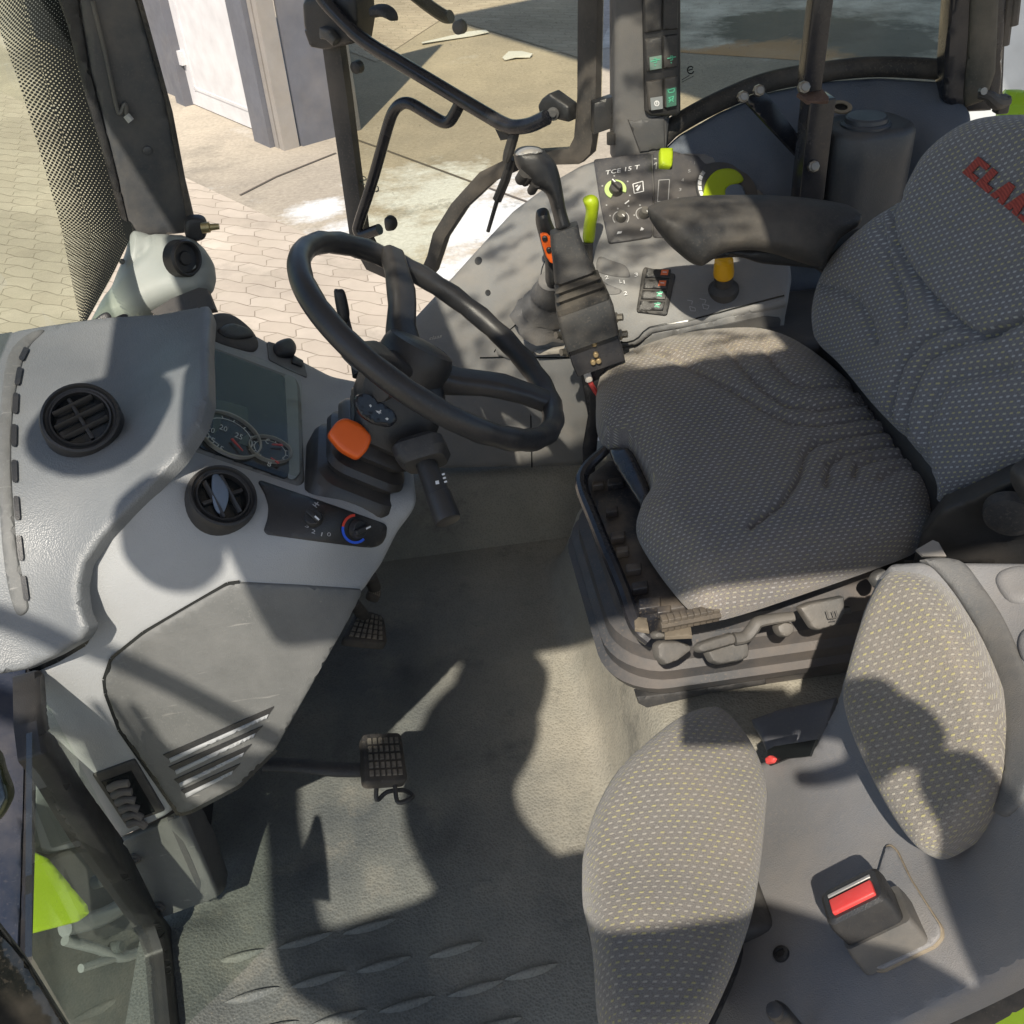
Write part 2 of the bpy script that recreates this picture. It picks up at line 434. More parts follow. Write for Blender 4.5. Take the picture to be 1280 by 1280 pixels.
M['blackm'] = plastic('black matt plastic', (.028,.029,.031,1), .6, 900, .2, dust=.2)
M['blackg'] = plastic('black gloss paint', (.014,.016,.022,1), .22, 900, .03, dust=.1)
M['boot'] = plastic('soft black boot rubber', (.020,.020,.021,1), .38, 500, .1, dust=.1)
M['rubber'] = plastic('black rubber', (.022,.022,.022,1), .7, 500, .2, dust=.3)
M['wheel'] = plastic('worn black wheel rubber', (.02,.021,.024,1), .38, 700, .12, dust=.08)
M['boltm'] = plastic('zinc bolt', (.22,.21,.19,1), .4, 500, .05, dust=.4, metal=.8)
M['greyp'] = plastic('grey lever plastic', (.075,.075,.073,1), .45, 700, .15, dust=.28)
M['bellows'] = plastic('dusty rubber bellows', (.06,.062,.066,1), .55, 600, .15, dust=.5, dustcol=(.25,.19,.14,1), dscale=5)
M['steel'] = plastic('dusty black steel', (.02,.021,.026,1), .35, 500, .1, dust=.5, dustcol=(.3,.24,.17,1), dscale=11)
M['orange'] = plastic('orange plastic', (.72,.115,.012,1), .4, 900, .06)
M['red'] = plastic('red plastic', (.62,.05,.045,1), .42, 900, .05, dust=.2, dustcol=(.6,.3,.28,1))
M['lime'] = plastic('lime green plastic', (.36,.47,.012,1), .42, 700, .1, dust=.06)
M['limep'] = plastic('lime green paint', (.40,.62,.012,1), .25, 700, .02, dust=.05)
M['yellow'] = plastic('yellow plastic', (.78,.40,.01,1), .35, 700, .05)
M['white'] = flat('white print', (.75,.75,.75,1), .5)
M['greyprint'] = flat('grey print', (.38,.38,.38,1), .5)
M['redprint'] = flat('red print', (.65,.06,.03,1), .5)
M['blueprint'] = flat('blue print', (.03,.12,.75,1), .5)
M['greenprint'] = flat('green print', (.10,.45,.28,1), .5)
M['tan'] = plastic('dusty tan edge', (.20,.165,.115,1), .7, 500, .2, dust=.3)
M['silver'] = plastic('scratched silver cap', (.42,.41,.39,1), .35, 500, .1, dust=.3, metal=.5)
M['screen'] = flat('dark instrument face', (.012,.014,.015,1), .25)
M['lcd'] = flat('green grey display', (.055,.075,.058,1), .3)
M['gl'] = glassmat('tinted cab glass', (.87,.86,.77,1), .012, 0, .08)
M['gl2'] = glassmat('clear windscreen glass', (.86,.89,.82,1), .05, 0, .06)
M['gl3'] = glassmat('instrument cover', (.95,.96,.94,1), -.025, .02, .05)
M['gl4'] = glassmat('lower corner glass', (.93,.97,.93,1), .11, .02, .03)
M['seat'] = fabric('driver seat cloth', (.135,.145,.17,1), (.36,.39,.42,1), (.35,.35,.20,1), .0098, .0066, .12)
M['seatd'] = fabric('dusty driver seat cloth with sunlit edges', (.125,.127,.138,1), (.36,.36,.36,1), (.33,.32,.20,1), .0098, .0066, .38, edge=(0.0,.13,.25))
M['seat2'] = fabric('passenger seat cloth', (.155,.147,.136,1), (.30,.285,.245,1), (.33,.305,.14,1), .0088, .0062, .5)
# ================================================================== YARD
def ground_mat():
    m, nt, bs = newmat('stained concrete'); co = coords(nt)
    a = mixc(nt, ramp(nt, noise(nt, co, .6, 6, .65), .35, .65), (.34,.30,.245,1), (.52,.455,.36,1))
    w = ramp(nt, noise(nt, co, 1.1, 8, .7), .60, .72, 0, .5); a = mixc(nt, w, a, (.72,.72,.70,1))
    k = ramp(nt, noise(nt, co, .45, 7, .7), .57, .68, 0, .6); a = mixc(nt, k, a, (.17,.16,.135,1))
    fld = None                                              # white lime spilled around the door
    for px, py, rad in ((545,240,1.1),(600,280,1.2),(480,300,.9),(690,270,1.0),(398,262,.4),(640,330,1.0)):
        p = W(px, py, z=-1.2); d = nt.nodes.new('ShaderNodeVectorMath'); d.operation = 'DISTANCE'; nt.links.new(co, d.inputs[0]); d.inputs[1].default_value = p
        q = ramp(nt, d.outputs['Value'], 0, rad, 1, 0); fld = q if fld is None else math_(nt, 'MAXIMUM', fld, q)
    w2 = ramp(nt, math_(nt, 'ADD', math_(nt, 'MULTIPLY', fld, .55), noise(nt, co, 3.2, 9, .72)), .70, .92, 0, .85); a = mixc(nt, w2, a, (.74,.76,.77,1))
    k2_ = ramp(nt, noise(nt, co, 2.4, 8, .75), .56, .66, 0, .8); a = mixc(nt, math_(nt, 'MULTIPLY', k2_, fld), a, (.13,.13,.11,1))
    f = ramp(nt, noise(nt, co, 30, 5, .7), .35, .7, .82, 1.12); cc = nt.nodes.new('ShaderNodeCombineColor')
    for i in range(3): nt.links.new(f, cc.inputs[i])
    a = mixc(nt, 1, a, cc.outputs[0], 'MULTIPLY')
    nt.links.new(a, bs.inputs['Base Color']); bs.inputs['Roughness'].default_value = .85; bs.inputs['Specular IOR Level'].default_value = .2
    bump(nt, bs, noise(nt, co, 40, 6), .35, .01); return m
def wet_mat():
    m, nt, bs = newmat('damp stained shed floor'); co = coords(nt)
    a = mixc(nt, ramp(nt, noise(nt, co, 1.3, 8, .7), .36, .62), (.34,.31,.25,1), (.85,.78,.66,1))
    for px, py, rad, cl in ((990,35,1.3,(.12,.115,.085,1)),(1090,50,1.2,(.17,.165,.14,1)),(870,95,1.6,(.60,.36,.17,1)),(940,80,1.3,(.58,.36,.19,1))):
        p = W(px, py, z=-1.2); dd_ = nt.nodes.new('ShaderNodeVectorMath'); dd_.operation = 'DISTANCE'; nt.links.new(co, dd_.inputs[0]); dd_.inputs[1].default_value = p
        q = math_(nt, 'ADD', ramp(nt, dd_.outputs['Value'], 0, rad, .55, 0), math_(nt, 'MULTIPLY', noise(nt, co, 1.6, 7, .7), .6)); a = mixc(nt, ramp(nt, q, .46, .56, 0, .85), a, cl)
    nt.links.new(a, bs.inputs['Base Color'])
    nt.links.new(ramp(nt, noise(nt, co, 1.3, 8, .7), .36, .6, .6, .9), bs.inputs['Roughness']); bs.inputs['Specular IOR Level'].default_value = .12; bump(nt, bs, noise(nt, co, 14, 6), .4, .02); return m
def paver_mat():
    m, nt, bs = newmat('interlocking pavers'); co = coords(nt)
    mp = nt.nodes.new('ShaderNodeMapping'); mp.inputs['Rotation'].default_value = (0, 0, R(33)); nt.links.new(co, mp.inputs[0])
    s = nt.nodes.new('ShaderNodeSeparateXYZ'); nt.links.new(mp.outputs[0], s.inputs[0])
    tri = lambda x, p: math_(nt, 'PINGPONG', x, p)
    x = math_(nt, 'ADD', s.outputs[0], math_(nt, 'MULTIPLY', tri(s.outputs[1], .0625), .75))
    y = math_(nt, 'ADD', s.outputs[1], math_(nt, 'MULTIPLY', tri(s.outputs[0], .125), .16))
    cv = nt.nodes.new('ShaderNodeCombineXYZ'); nt.links.new(x, cv.inputs[0]); nt.links.new(y, cv.inputs[1])
    b = nt.nodes.new('ShaderNodeTexBrick'); nt.links.new(cv.outputs[0], b.inputs['Vector']); b.inputs['Scale'].default_value = 1
    b.inputs['Brick Width'].default_value = .25; b.inputs['Row Height'].default_value = .125; b.inputs['Mortar Size'].default_value = .004
    b.inputs['Mortar Smooth'].default_value = .3; b.inputs['Bias'].default_value = 0
    b.inputs['Color1'].default_value = (.50,.425,.345,1); b.inputs['Color2'].default_value = (.60,.52,.43,1); b.inputs['Mortar'].default_value = (.27,.22,.165,1)
    st = ramp(nt, noise(nt, co, .8, 6, .65), .35, .7, .72, 1.1); cc = nt.nodes.new('ShaderNodeCombineColor')
    for i in range(3): nt.links.new(st, cc.inputs[i])
    a = mixc(nt, 1, b.outputs['Color'], cc.outputs[0], 'MULTIPLY')
    d = ramp(nt, noise(nt, co, 6, 6, .7), .45, .72, 0, .75); a = mixc(nt, d, a, (.46,.40,.32,1)); d2 = ramp(nt, noise(nt, co, 1.7, 8, .75), .55, .7, 0, .6); a = mixc(nt, d2, a, (.30,.26,.21,1))
    nt.links.new(a, bs.inputs['Base Color']); bs.inputs['Roughness'].default_value = .9
    h = math_(nt, 'SUBTRACT', math_(nt, 'MULTIPLY', noise(nt, co, 60, 4), .2), b.outputs['Fac']); bump(nt, bs, h, .5, .006); return m
GZ = -1.2
G = Plane((0,0,GZ), (0,0,1))
mesh('ground', [(-60,-40,GZ),(60,-40,GZ),(60,90,GZ),(-60,90,GZ)], [(0,1,2,3)], ground_mat(), smooth=0)['kind'] = 'structure'
g = lambda px, py: W(px, py, z=GZ)
def gsheet(name, pts, m, dz):
    o = mesh(name, [(p.x, p.y, GZ+dz) for p in pts], [list(range(len(pts)))], m, smooth=0); o['kind'] = 'structure'; return o
a, b = g(215,215), g(380,292); d = (b-a).normalized(); nn = Vector((-d.y, d.x, 0)); nn = nn if nn.y < 0 else -nn
gsheet('pavement', [a-d*14, a+d*5.5, a+d*5.5+nn*9, a-d*14+nn*9], paver_mat(), .004)
gsheet('shed_floor', [g(690,66), g(760,60), g(1290,95), g(1290,-60), g(740,-40)], wet_mat(), .004)
gsheet('pavement', [g(425,60), g(470,78), g(556,22), g(742,78), g(800,-60), g(420,-60)], paver_mat(), .006)
jm = flat('dark joint', (.12,.10,.08,1), .9)
def joint(pts, w=.02):
    mb = MB()
    for p, q in zip(pts[:-1], pts[1:]):
        e = (q-p).normalized(); n2 = Vector((-e.y, e.x, 0))*w/2; z = Vector((0,0,.008))
        mb.add([p+n2+z, q+n2+z, q-n2+z, p-n2+z], [(0,1,2,3)])
    return mb
o = joint([g(425,168), g(470,184), g(586,227), g(700,268)]).build('concrete_joint', jm, smooth=0); o['kind'] = 'structure'
o = joint([g(300,245), g(345,222), g(420,192)]).build('concrete_joint', jm, smooth=0); o['kind'] = 'structure'
def scrap(pts, lab):
    mb = MB(); V = [g(x, y)+Vector((0,0,.012+.01*(i%2))) for i, (x, y) in enumerate(pts)]
    mb.add(V+[v+Vector((0,0,.006)) for v in V], [list(range(len(V)))[::-1], [i+len(V) for i in range(len(V))]]+[(i,(i+1)%len(V),(i+1)%len(V)+len(V),i+len(V)) for i in range(len(V))])
    tag(mb.build('paper_scrap', flat('crumpled paper', (.75,.75,.72,1), .8), smooth=0), lab, 'scrap')
scrap(k2((722,215),(745,197),(790,192),(832,205),(822,214),(770,218),(730,224)), 'crumpled white paper scrap with dark spots on the sunlit concrete')
scrap(k2((428,160),(600,124),(662,114),(672,126),(610,136),(430,166)), 'long flat pale strip of paper lying by the shadow edge on the concrete')
# building with the white door (far beyond the open side door)
wallm = plastic('dark blue grey wall sheet', (.11,.115,.135,1), .6, 60, .1, dust=.2, dscale=2)
whitep = plastic('white door panel', (.58,.57,.58,1), .45, 60, .05, dust=.06, dscale=2)
A0, A1 = g(240,131), g(334,171); wd = (A1-A0).normalized(); wn = Vector((wd.y, -wd.x, 0)); wn = wn if wn.y < 0 else -wn
up = Vector((0,0,1))
bld = thing('workshop_wall', 'dark blue grey workshop wall behind the white door', 'wall', A0)
L = (A1-A0).length
mb = MB(); H = 3.2
for s0, s1 in ((-4.5,-.03),):
    mb.box((A0+wd*(s0+s1)/2+up*H/2-wn*.12), wd*(s1-s0)/2, up*H/2, wn*.10)
mb.box(A0+wd*(L/2)+up*2.65-wn*.12, wd*(L/2+.03), up*.55, wn*.10)
mb.build('wall', wallm, bld, 0)
mb = MB(); mb.box(A0+wd*(-.09)+up*1.1+wn*.02, wd*.10, up*1.1, wn*.05); mb.build('door_frame', wallm, bld, 0)
mb = MB(); mb.box(A1+wd*.16+up*1.6+wn*.03, wd*.14, up*1.6, wn*.1); mb.build('corner_post', wallm, bld, 0)
for q, w in ((.34,.03),(.43,.035)):
    mb = MB(); mb.box(A1+wd*q+up*1.6+wn*.02, wd*w, up*1.6, wn*.07); mb.build('door_rail', plastic('galvanised rail', (.32,.30,.28,1), .5, 60, .05, dust=.4, dscale=3, metal=.3), bld, 0)
mb = MB(); mb.box(A1+wd*.46-wn*.35+up*1.6, wd*.02, up*1.6, wn*.28); mb.build('side_wall', wallm, bld, 0)
dr = thing('panel_door', 'white panel door closed in the dark workshop wall', 'door', A0)
mb = MB(); mb.box(A0+wd*(L/2)+up*1.03-wn*.04, wd*(L/2-.005), up*1.02, wn*.03); mb.build('door_leaf', whitep, dr, 0)
mb = MB()
for x, y, w, h in ((.5,.17,.40,.012),(.5,2.0,.40,.012),(.1,1.08,.012,.93),(.9,1.08,.012,.93)):
    mb.box(A0+wd*(L*x)+up*y-wn*.008, wd*max(w*L,.012 if w<.1 else 0) if w > .1 else wd*.012, up*h, wn*.008)
mb.build('panel_moulding', whitep, dr, 0)
mb = MB(); mb.box(A0+wd*.02+up*.42+wn*.0, wd*.05, up*.06, wn*.03); mb.build('hinge', whitep, dr, 0)
# open shed roof that shades the far floor, standing beyond the top of the picture
# ================================================================== FLOOR MAT
matm, nt, bs = newmat('grained rubber mat'); co = coords(nt)
dk = ramp(nt, noise(nt, co, 2.2, 7, .62), .36, .66); c = mixc(nt, dk, (.058,.066,.068,1), (.165,.17,.148,1))
c = mixc(nt, ramp(nt, noise(nt, co, 9, 8, .7), .52, .75, 0, .55), c, (.22,.205,.165,1))
sep = nt.nodes.new('ShaderNodeSeparateXYZ'); nt.links.new(co, sep.inputs[0])
# dust trodden in towards the seat
dx = ramp(nt, sep.outputs[0], -.10, .22); dn = ramp(nt, noise(nt, co, 5, 6, .6), .3, .7, .45, 1)
c = mixc(nt, math_(nt, 'MULTIPLY', math_(nt, 'MULTIPLY', dx, dn), .8), c, (.37,.335,.265,1))
vo = nt.nodes.new('ShaderNodeTexVoronoi'); vo.inputs['Scale'].default_value = 260; nt.links.new(co, vo.inputs['Vector'])
pits = ramp(nt, vo.outputs['Distance'], .1, .5, .82, 1.12); cc = nt.nodes.new('ShaderNodeCombineColor')
for i in range(3): nt.links.new(pits, cc.inputs[i])
c = mixc(nt, 1, c, cc.outputs[0], 'MULTIPLY')
gr_ = ramp(nt, noise(nt, co, 420, 2), .66, .72, 0, .5); c = mixc(nt, math_(nt, 'MULTIPLY', gr_, ramp(nt, noise(nt, co, 4, 4), .4, .6)), c, (.42,.37,.29,1))
sm_ = ramp(nt, noise(nt, co, 7, 9, .75), .55, .66, 0, .5); c = mixc(nt, sm_, c, (.05,.052,.05,1))
nt.links.new(c, bs.inputs['Base Color']); bs.inputs['Roughness'].default_value = .68; bump(nt, bs, math_(nt, 'ADD', vo.outputs['Distance'], math_(nt, 'MULTIPLY', noise(nt, co, 120, 5, .7), .5)), .45, .002)
FL = Plane((0,0,0), (0,0,1))
def floor_h(x, y):
    h = 0.
    s = lambda u: u*u*(3-2*u)
    h += .15*s(min(1, max(0, (y-1.66)/.05)))                     # upturn along the console
    if x > .05: h = max(h, .20*s(min(1, max(0, (x-.20)/.08)))*s(min(1, max(0, (1.62-y)/.1))))   # seat platform
    h += .018*s(min(1, max(0, (-.365-x)/.05)))*s(min(1, max(0,(0.9-y)/.03)))    # raised left edge
    return h
xs = np.arange(-.50, 1.06, .02); ys = np.arange(.30, 1.80, .02)
V = [(x, y, floor_h(x, y)) for y in ys for x in xs]; nx = len(xs)
Fc = [(j*nx+i, j*nx+i+1, (j+1)*nx+i+1, (j+1)*nx+i) for j in range(len(ys)-1) for i in range(nx-1)]
n0 = len(V); V += [(x, y, -.03) for x, y in ((xs[0],ys[0]),(xs[-1],ys[0]),(xs[-1],ys[-1]),(xs[0],ys[-1]))]
Fc += [list(range(nx))+[n0+1,n0]]
mat_o = thing('floor_mat', 'grained dark rubber floor mat with raised treads, dusty near the seat', 'floor mat')
mesh('mat_sheet', V, Fc, matm, mat_o, 60)
def tread(c, ang, L=.040, w=.0075):
    mb = MB(); u = Vector((math.cos(ang), math.sin(ang), 0)); v = Vector((-u.y, u.x, 0)); V, Fc = [], []; n = 14
    for i in range(n+1):
        s = -1+2*i/n; ww = w*(1-s*s)
        for j in range(5):
            q = -1+j/2; V.append(c+u*s*L+v*ww*q+up*(.0005+.0075*(1-q*q)*(1-s*s)**.5))
    for i in range(n):
        for j in range(4): Fc.append((i*5+j, i*5+j+1, i*5+j+6, i*5+j+5))
    return mb.add(V, Fc).build('tread', matm, mat_o, 60)
tp = k7((593,755),(765,712),(925,677),(630,850),(797,810),(960,772),(1140,735),(845,907),(1018,872),(1190,832),(675,935),(1235,925),(1060,960),(890,1000),(1330,790))
for x, y in tp:
    c = W(x, y, z=0); u = W(x+9, y-2.6, z=0)-c; tread(c, math.atan2(u.y, u.x))
# ================================================================== DASHBOARD
dash = thing('dashboard', 'grey moulded dashboard with round vents and instruments under the cowl', 'dashboard', (-.3,1.12,0))
FD = TPS([(262,384,'y',1.36),(415,468,'y',1.36),(372,605,'y',1.04),(250,562,'y',1.055),(520,622,'z',.60),(482,700,'z',.535),(400,640,'z',.635),(275,625,'z',.66),
          (300,727,'y',.94),(455,736,'z',.525),(180,790,'y',.925),(45,855,'y',.91),(95,950,'y',.91),(50,912,'y',.91),(150,1048,'y',.91),(215,1015,'y',.90),(131,850,'y',.915),
          (120,690,'y',.96),(225,572,'y',1.025),(230,840,'y',.915),(430,500,'y',1.29),(490,560,'y',1.14),(0,600,'y',1.0)])
body = [(250,386),(262,386),(300,405),(335,424),(375,446),(415,467),(450,474),(490,510),(515,570),(523,625),(518,640),(498,668),(480,706),(468,722),(458,738),(440,752),
        (300,760),(200,812),(165,835),(160,870),(200,960),(222,1010),(208,1022),(147,1052),(98,986),(52,914),(44,855),(38,838),(80,815),(100,790),(80,740),(90,700),(130,640),(190,570),(235,520),(240,440)]
sheet('dash_body', body, FD, M['dash'], dash, thick=.03, b=9, bm=.008, step=8, sm=8)
# cowl
FC = TPS([(262,385,'y',1.335),(262,440,'z',.755),(262,500,'z',.75),(225,572,'y',1.0),(120,690,'y',.945),(104,765,'y',.905),(112,785,'y',.892),(35,836,'y',.89),(0,842,'y',.885),
          (60,600,'y',1.03),(0,420,'y',1.317),(130,400,'y',1.345),(110,540,'y',1.09),(170,480,'y',1.19),(0,640,'y',1.0),(-40,640,'y',1.0)])
cowl = [(-45,422),(0,419),(60,409),(130,399),(200,395),(250,386),(262,384),(266,392),(262,440),(262,500),(252,530),(225,572),(178,622),(130,672),(108,705),(102,735),(105,765),(113,785),(104,800),(70,820),(35,836),(0,842),(-45,850)]
cw = sheet('cowl', cowl, FC, M['cowl'], dash, thick=.02, b=6, bm=.006, step=9, lift=.006, sm=5)
strip = k4((85,150),(135,138),(95,180),(72,230),(50,330),(40,440),(40,560),(48,680),(60,790),(85,900),(92,950),(60,965),(35,900),(15,780),(5,650),(0,480),(10,330),(30,210))
sheet('cowl_channel', strip, FC, M['dashlow'], cw, thick=.006, b=3, bm=.002, step=8, lift=.0085, sm=1)
for cx, cy, an, hh in ((76,212,-65,20),(61,278,-80,26),(53,358,-88,30),(50,452,-90,32),(52,555,-92,32),(59,660,-95,34),(69,773,-97,36),(85,887,-99,36)):
    ca, sa = math.cos(R(an)), math.sin(R(an))
    q = k4(*[(cx+u*hh*ca-v*8*sa, cy+u*hh*sa+v*8*ca) for u, v in ((-1,-.6),(-.8,-1),(.8,-1),(1,-.6),(1,.6),(.8,1),(-.8,1),(-1,.6))])
    sheet('slot', q, FC, M['black'], cw, thick=.001, step=5, lift=.0094)
def vent(name, f, px, py, ro, parent, lift, vane_ang, vanes, rimmat, tilt=0):
    c = at(f, px, py, lift); n = (nrm(f, px, py)+(CAM-c).normalized()*tilt).normalized(); u = at(f, px+10, py, lift)-c; u = (u-n*u.dot(n)).normalized(); w = n.cross(u)
    mb = MB(); mb.lathe(c, n, [(ro*1.04,-.05 if tilt else -.03),(ro*1.02,.0),(ro,.003),(ro*.97,.007),(ro*.90,.008),(ro*.86,.004),(ro*.80,.003),(ro*.76,.0065),(ro*.72,.006),(ro*.70,-.012)], 40)
    v = mb.build(name, rimmat, parent, 30)
    MB().lathe(c, n, [(ro*.78,-.004),(ro*.72,-.003),(0,-.0035)], 30).build('vent_cup', M['screen'], v)
    a = u*math.cos(vane_ang)+w*math.sin(vane_ang); b = n.cross(a)
    mb = MB()
    for q in vanes:
        hl = math.sqrt(max(.01, .70**2-q*q))*ro*.96; mb.rbox(c+b*(q*ro)+n*.003, a*hl, (b*.55+n*.83)*ro*.085, (n*.8-b*.6)*.0012, .0006)
    mb.rbox(c+n*.001, b*ro*.64, a*.0022, n*.003, .0008)
    mb.build('vane', M['black'], v)
    return v
vent('round_vent', FC, 111, 545, .0445, cw, .026, .55, (-.30,.06,.42), M['black'], 1.2)
v2 = vent('round_vent', FD, 276, 625, .040, dash, .006, -1.25, (-.28,.24), M['black'])
fl = plastic('blue grey vent flap', (.13,.17,.23,1), .35, 900, .05)
c = at(FD,271,625,.004); n = nrm(FD,271,625)
q = [(262,598),(272,603),(281,615),(283,630),(277,645),(268,640),(262,622)]
sheet('vent_flap', q, FD, fl, v2, thick=.004, b=3, bm=.001, step=5, lift=.012, sm=1)
# far vent and switch panel beside the instruments
o = sheet('side_vent', k4((622,85),(680,78),(740,120),(765,165),(750,190),(700,180),(640,160),(622,140)), FD, M['blackm'], dash, thick=.008, b=6, bm=.004, step=5, lift=.004, sm=1)
sheet('vane', k4((640,130),(680,112),(730,128),(745,150),(700,158),(660,150)), FD, M['black'], o, thick=.006, b=4, bm=.003, step=5, lift=.008, sm=1)
o = sheet('switch_panel', k4((790,160),(830,172),(898,222),(910,268),(850,242),(795,214)), FD, M['dashlow'], dash, thick=.003, step=6, lift=.002, sm=3)
sheet('switch', k4((812,170),(850,160),(870,185),(862,210),(825,208),(808,190)), FD, M['black'], o, thick=.012, b=7, bm=.006, step=4, lift=.013, sm=1)
sheet('switch', k4((862,205),(895,222),(893,240),(860,228)), FD, M['black'], o, thick=.005, b=2, bm=.001, step=4, lift=.006, sm=2)
# instrument cluster
clu = sheet('instrument_cluster', k4((600,170),(640,180),(878,268),(890,300),(902,575),(885,588),(575,485),(540,470),(560,320)), FD, M['dashlow'], dash, thick=.006, b=4, bm=.003, step=8, lift=.003, sm=10)
FI = FD
sheet('instrument_face', k4((605,185),(640,193),(838,268),(848,300),(856,562),(845,572),(580,478),(560,400)), FI, M['screen'], clu, thick=.003, step=12, lift=.0045, sm=8)
sheet('display', k4((628,335),(728,362),(735,480),(625,440)), FI, M['lcd'], clu, thick=.001, step=12, lift=.0053, sm=3)
cream = flat('pale bezel strip', (.24,.26,.25,1), .4)
sheet('bezel_strip', k4((838,262),(868,272),(876,300),(888,560),(870,578),(850,572),(856,550)), FI, cream, clu, thick=.001, step=8, lift=.0053, sm=4)
def dial(px, py, r, nums, needles):
    c = at(FI, px, py, .0055); n = nrm(FI, px, py)
    MB().lathe(c, n, [(r*1.0,-.001),(r*1.0,.004),(r*.965,.0045),(r*.94,.004),(r*.94,-.001)], 48).build('dial_ring', M['silver'], clu)
    d = MB().lathe(c, n, [(r*.92,0),(0,.0002)], 40).build('dial_face', M['screen'], clu)
    u = at(FI, px+20, py, .0055)-c; u = (u-n*u.dot(n)).normalized(); w = n.cross(u)
    if w.dot(at(FI, px, py-20)-c) < 0: w = -w
    mb = MB(); ns = 40; a0, a1 = R(-60), R(215)
    for i in range(ns):
        t0, t1 = a0+(a1-a0)*i/ns, a0+(a1-a0)*(i+1)/ns
        P = [c+n*.0006+(u*math.cos(t)+w*math.sin(t))*r*q for t, q in ((t0,.70),(t1,.70),(t1,.73),(t0,.73))]; mb.add(P, [(0,1,2,3)])
    for i in range(11):
        t = a0+(a1-a0)*i/10; e = u*math.cos(t)+w*math.sin(t); s = n.cross(e)
        mb.add([c+n*.0007+e*r*q+s*.0006*z for q, z in ((.72,1),(.83,1),(.83,-1),(.72,-1))], [(0,1,2,3)])
    mb.build('dial_scale', M['white'], d, 0)
    for s, x, y, hgt in nums: text_on('numeral', s, FI, k4((x,y))[0], k4((x+len(s)*11,y+len(s)*5))[0], (2,-hgt), M['white'], d, .0065)
    for x, y, x2, y2, w0 in needles:
        A, B = at(FI, *k4((x,y))[0], .008), at(FI, *k4((x2,y2))[0], .008); e = (B-A).normalized(); s = n.cross(e)*w0
        mb = MB(); mb.add([A+s, B+s*.3, B-s*.3, A-s]+[p+n*.0015 for p in (A+s, B+s*.3, B-s*.3, A-s)], [(3,2,1,0),(4,5,6,7),(0,1,5,4),(1,2,6,5),(2,3,7,6),(3,0,4,7)]); mb.build('needle', M['red'], d, 0)
dial(284, 548, .0415, (('20',604,432,6),('15',605,462,6),('20',642,428,6),('25',688,452,6),('5',642,492,6)), ((678,462,712,498,.0018),))
dial(336, 567, .0275, (('C',780,470,6),('8',787,538,6)), ((832,482,800,480,.0016),(822,536,798,520,.0016)))
sheet('instrument_cover', k4((600,175),(640,184),(872,268),(884,300),(896,570),(880,582),(578,483),(545,450)), FI, M['gl3'], clu, thick=.0015, step=20, lift=.0125, sm=8)
# heater control strip
hv = sheet('heater_panel', m4((398,905),(410,896),(1010,1103),(1022,1118),(1020,1160),(1000,1200),(960,1220),(900,1218),(440,1158),(425,1140),(445,1080),(448,1020),(430,960)), FD, M['black'], dash, thick=.003, b=2, bm=.001, step=8, lift=.002, sm=5)
def knob(f, px, py, r, h, mat, parent, mark, ang, lift=.003, grip=True, name='knob'):
    c = at(f, px, py, lift); n = nrm(f, px, py); u = at(f, px+5, py, lift)-c; u = (u-n*u.dot(n)).normalized(); w = n.cross(u)
    if w.dot(at(f, px, py-5, lift)-c) < 0: w = -w
    k = MB().lathe(c, n, [(r*1.05,0),(r,.25*h),(r*.92,h*.9),(r*.84,h),(0,h)], 28).build(name, mat, parent, 30)
    e = u*math.cos(ang)+w*math.sin(ang); s = n.cross(e)
    if grip: MB().rbox(c+n*(h*1.25), e*r*.95, s*r*.26, n*h*.45, h*.12).build('grip', mat, k)
    if mark: MB().box(c+n*(h*(1.72 if grip else 1.02))+e*r*.6, e*r*.32, s*r*.09, n*.0003).build('mark', mark, k, 0)
    return k
kx = m4((668,1085))[0]; knob(FD, *kx, .0105, .008, M['black'], hv, M['white'], -.75)
kx = m4((868,1128))[0]; knob(FD, *kx, .0115, .008, M['black'], hv, M['white'], .4)
cx, cy = 860, 1130
arc = lambda t0, t1, r0=60, sq=1.05: [m4((cx+math.cos(R(t))*r0, cy+math.sin(R(t))*r0*sq))[0] for t in np.linspace(t0, t1, 12)]
decal('warm_mark', stroke(arc(270,190), 3.2), FD, M['redprint'], hv, .0035); decal('cold_mark', stroke(arc(190,45), 3.2), FD, M['blueprint'], hv, .0035)
for s, x, y in (('3',627,1122),('2',655,1148),('1',693,1160),('0',725,1160)): text_on('numeral', s, FD, m4((x,y))[0], m4((x+17,y+6))[0], (1.2,-4.5), M['greyprint'], hv, .0033)
decal('fan_symbol', stroke(m4((675,1028),(690,1010)), 1.2)+stroke(m4((672,1012),(694,1026)), 1.2)+stroke(m4((664,1020),(684,1036)), 1), FD, M['greyprint'], hv, .0033)
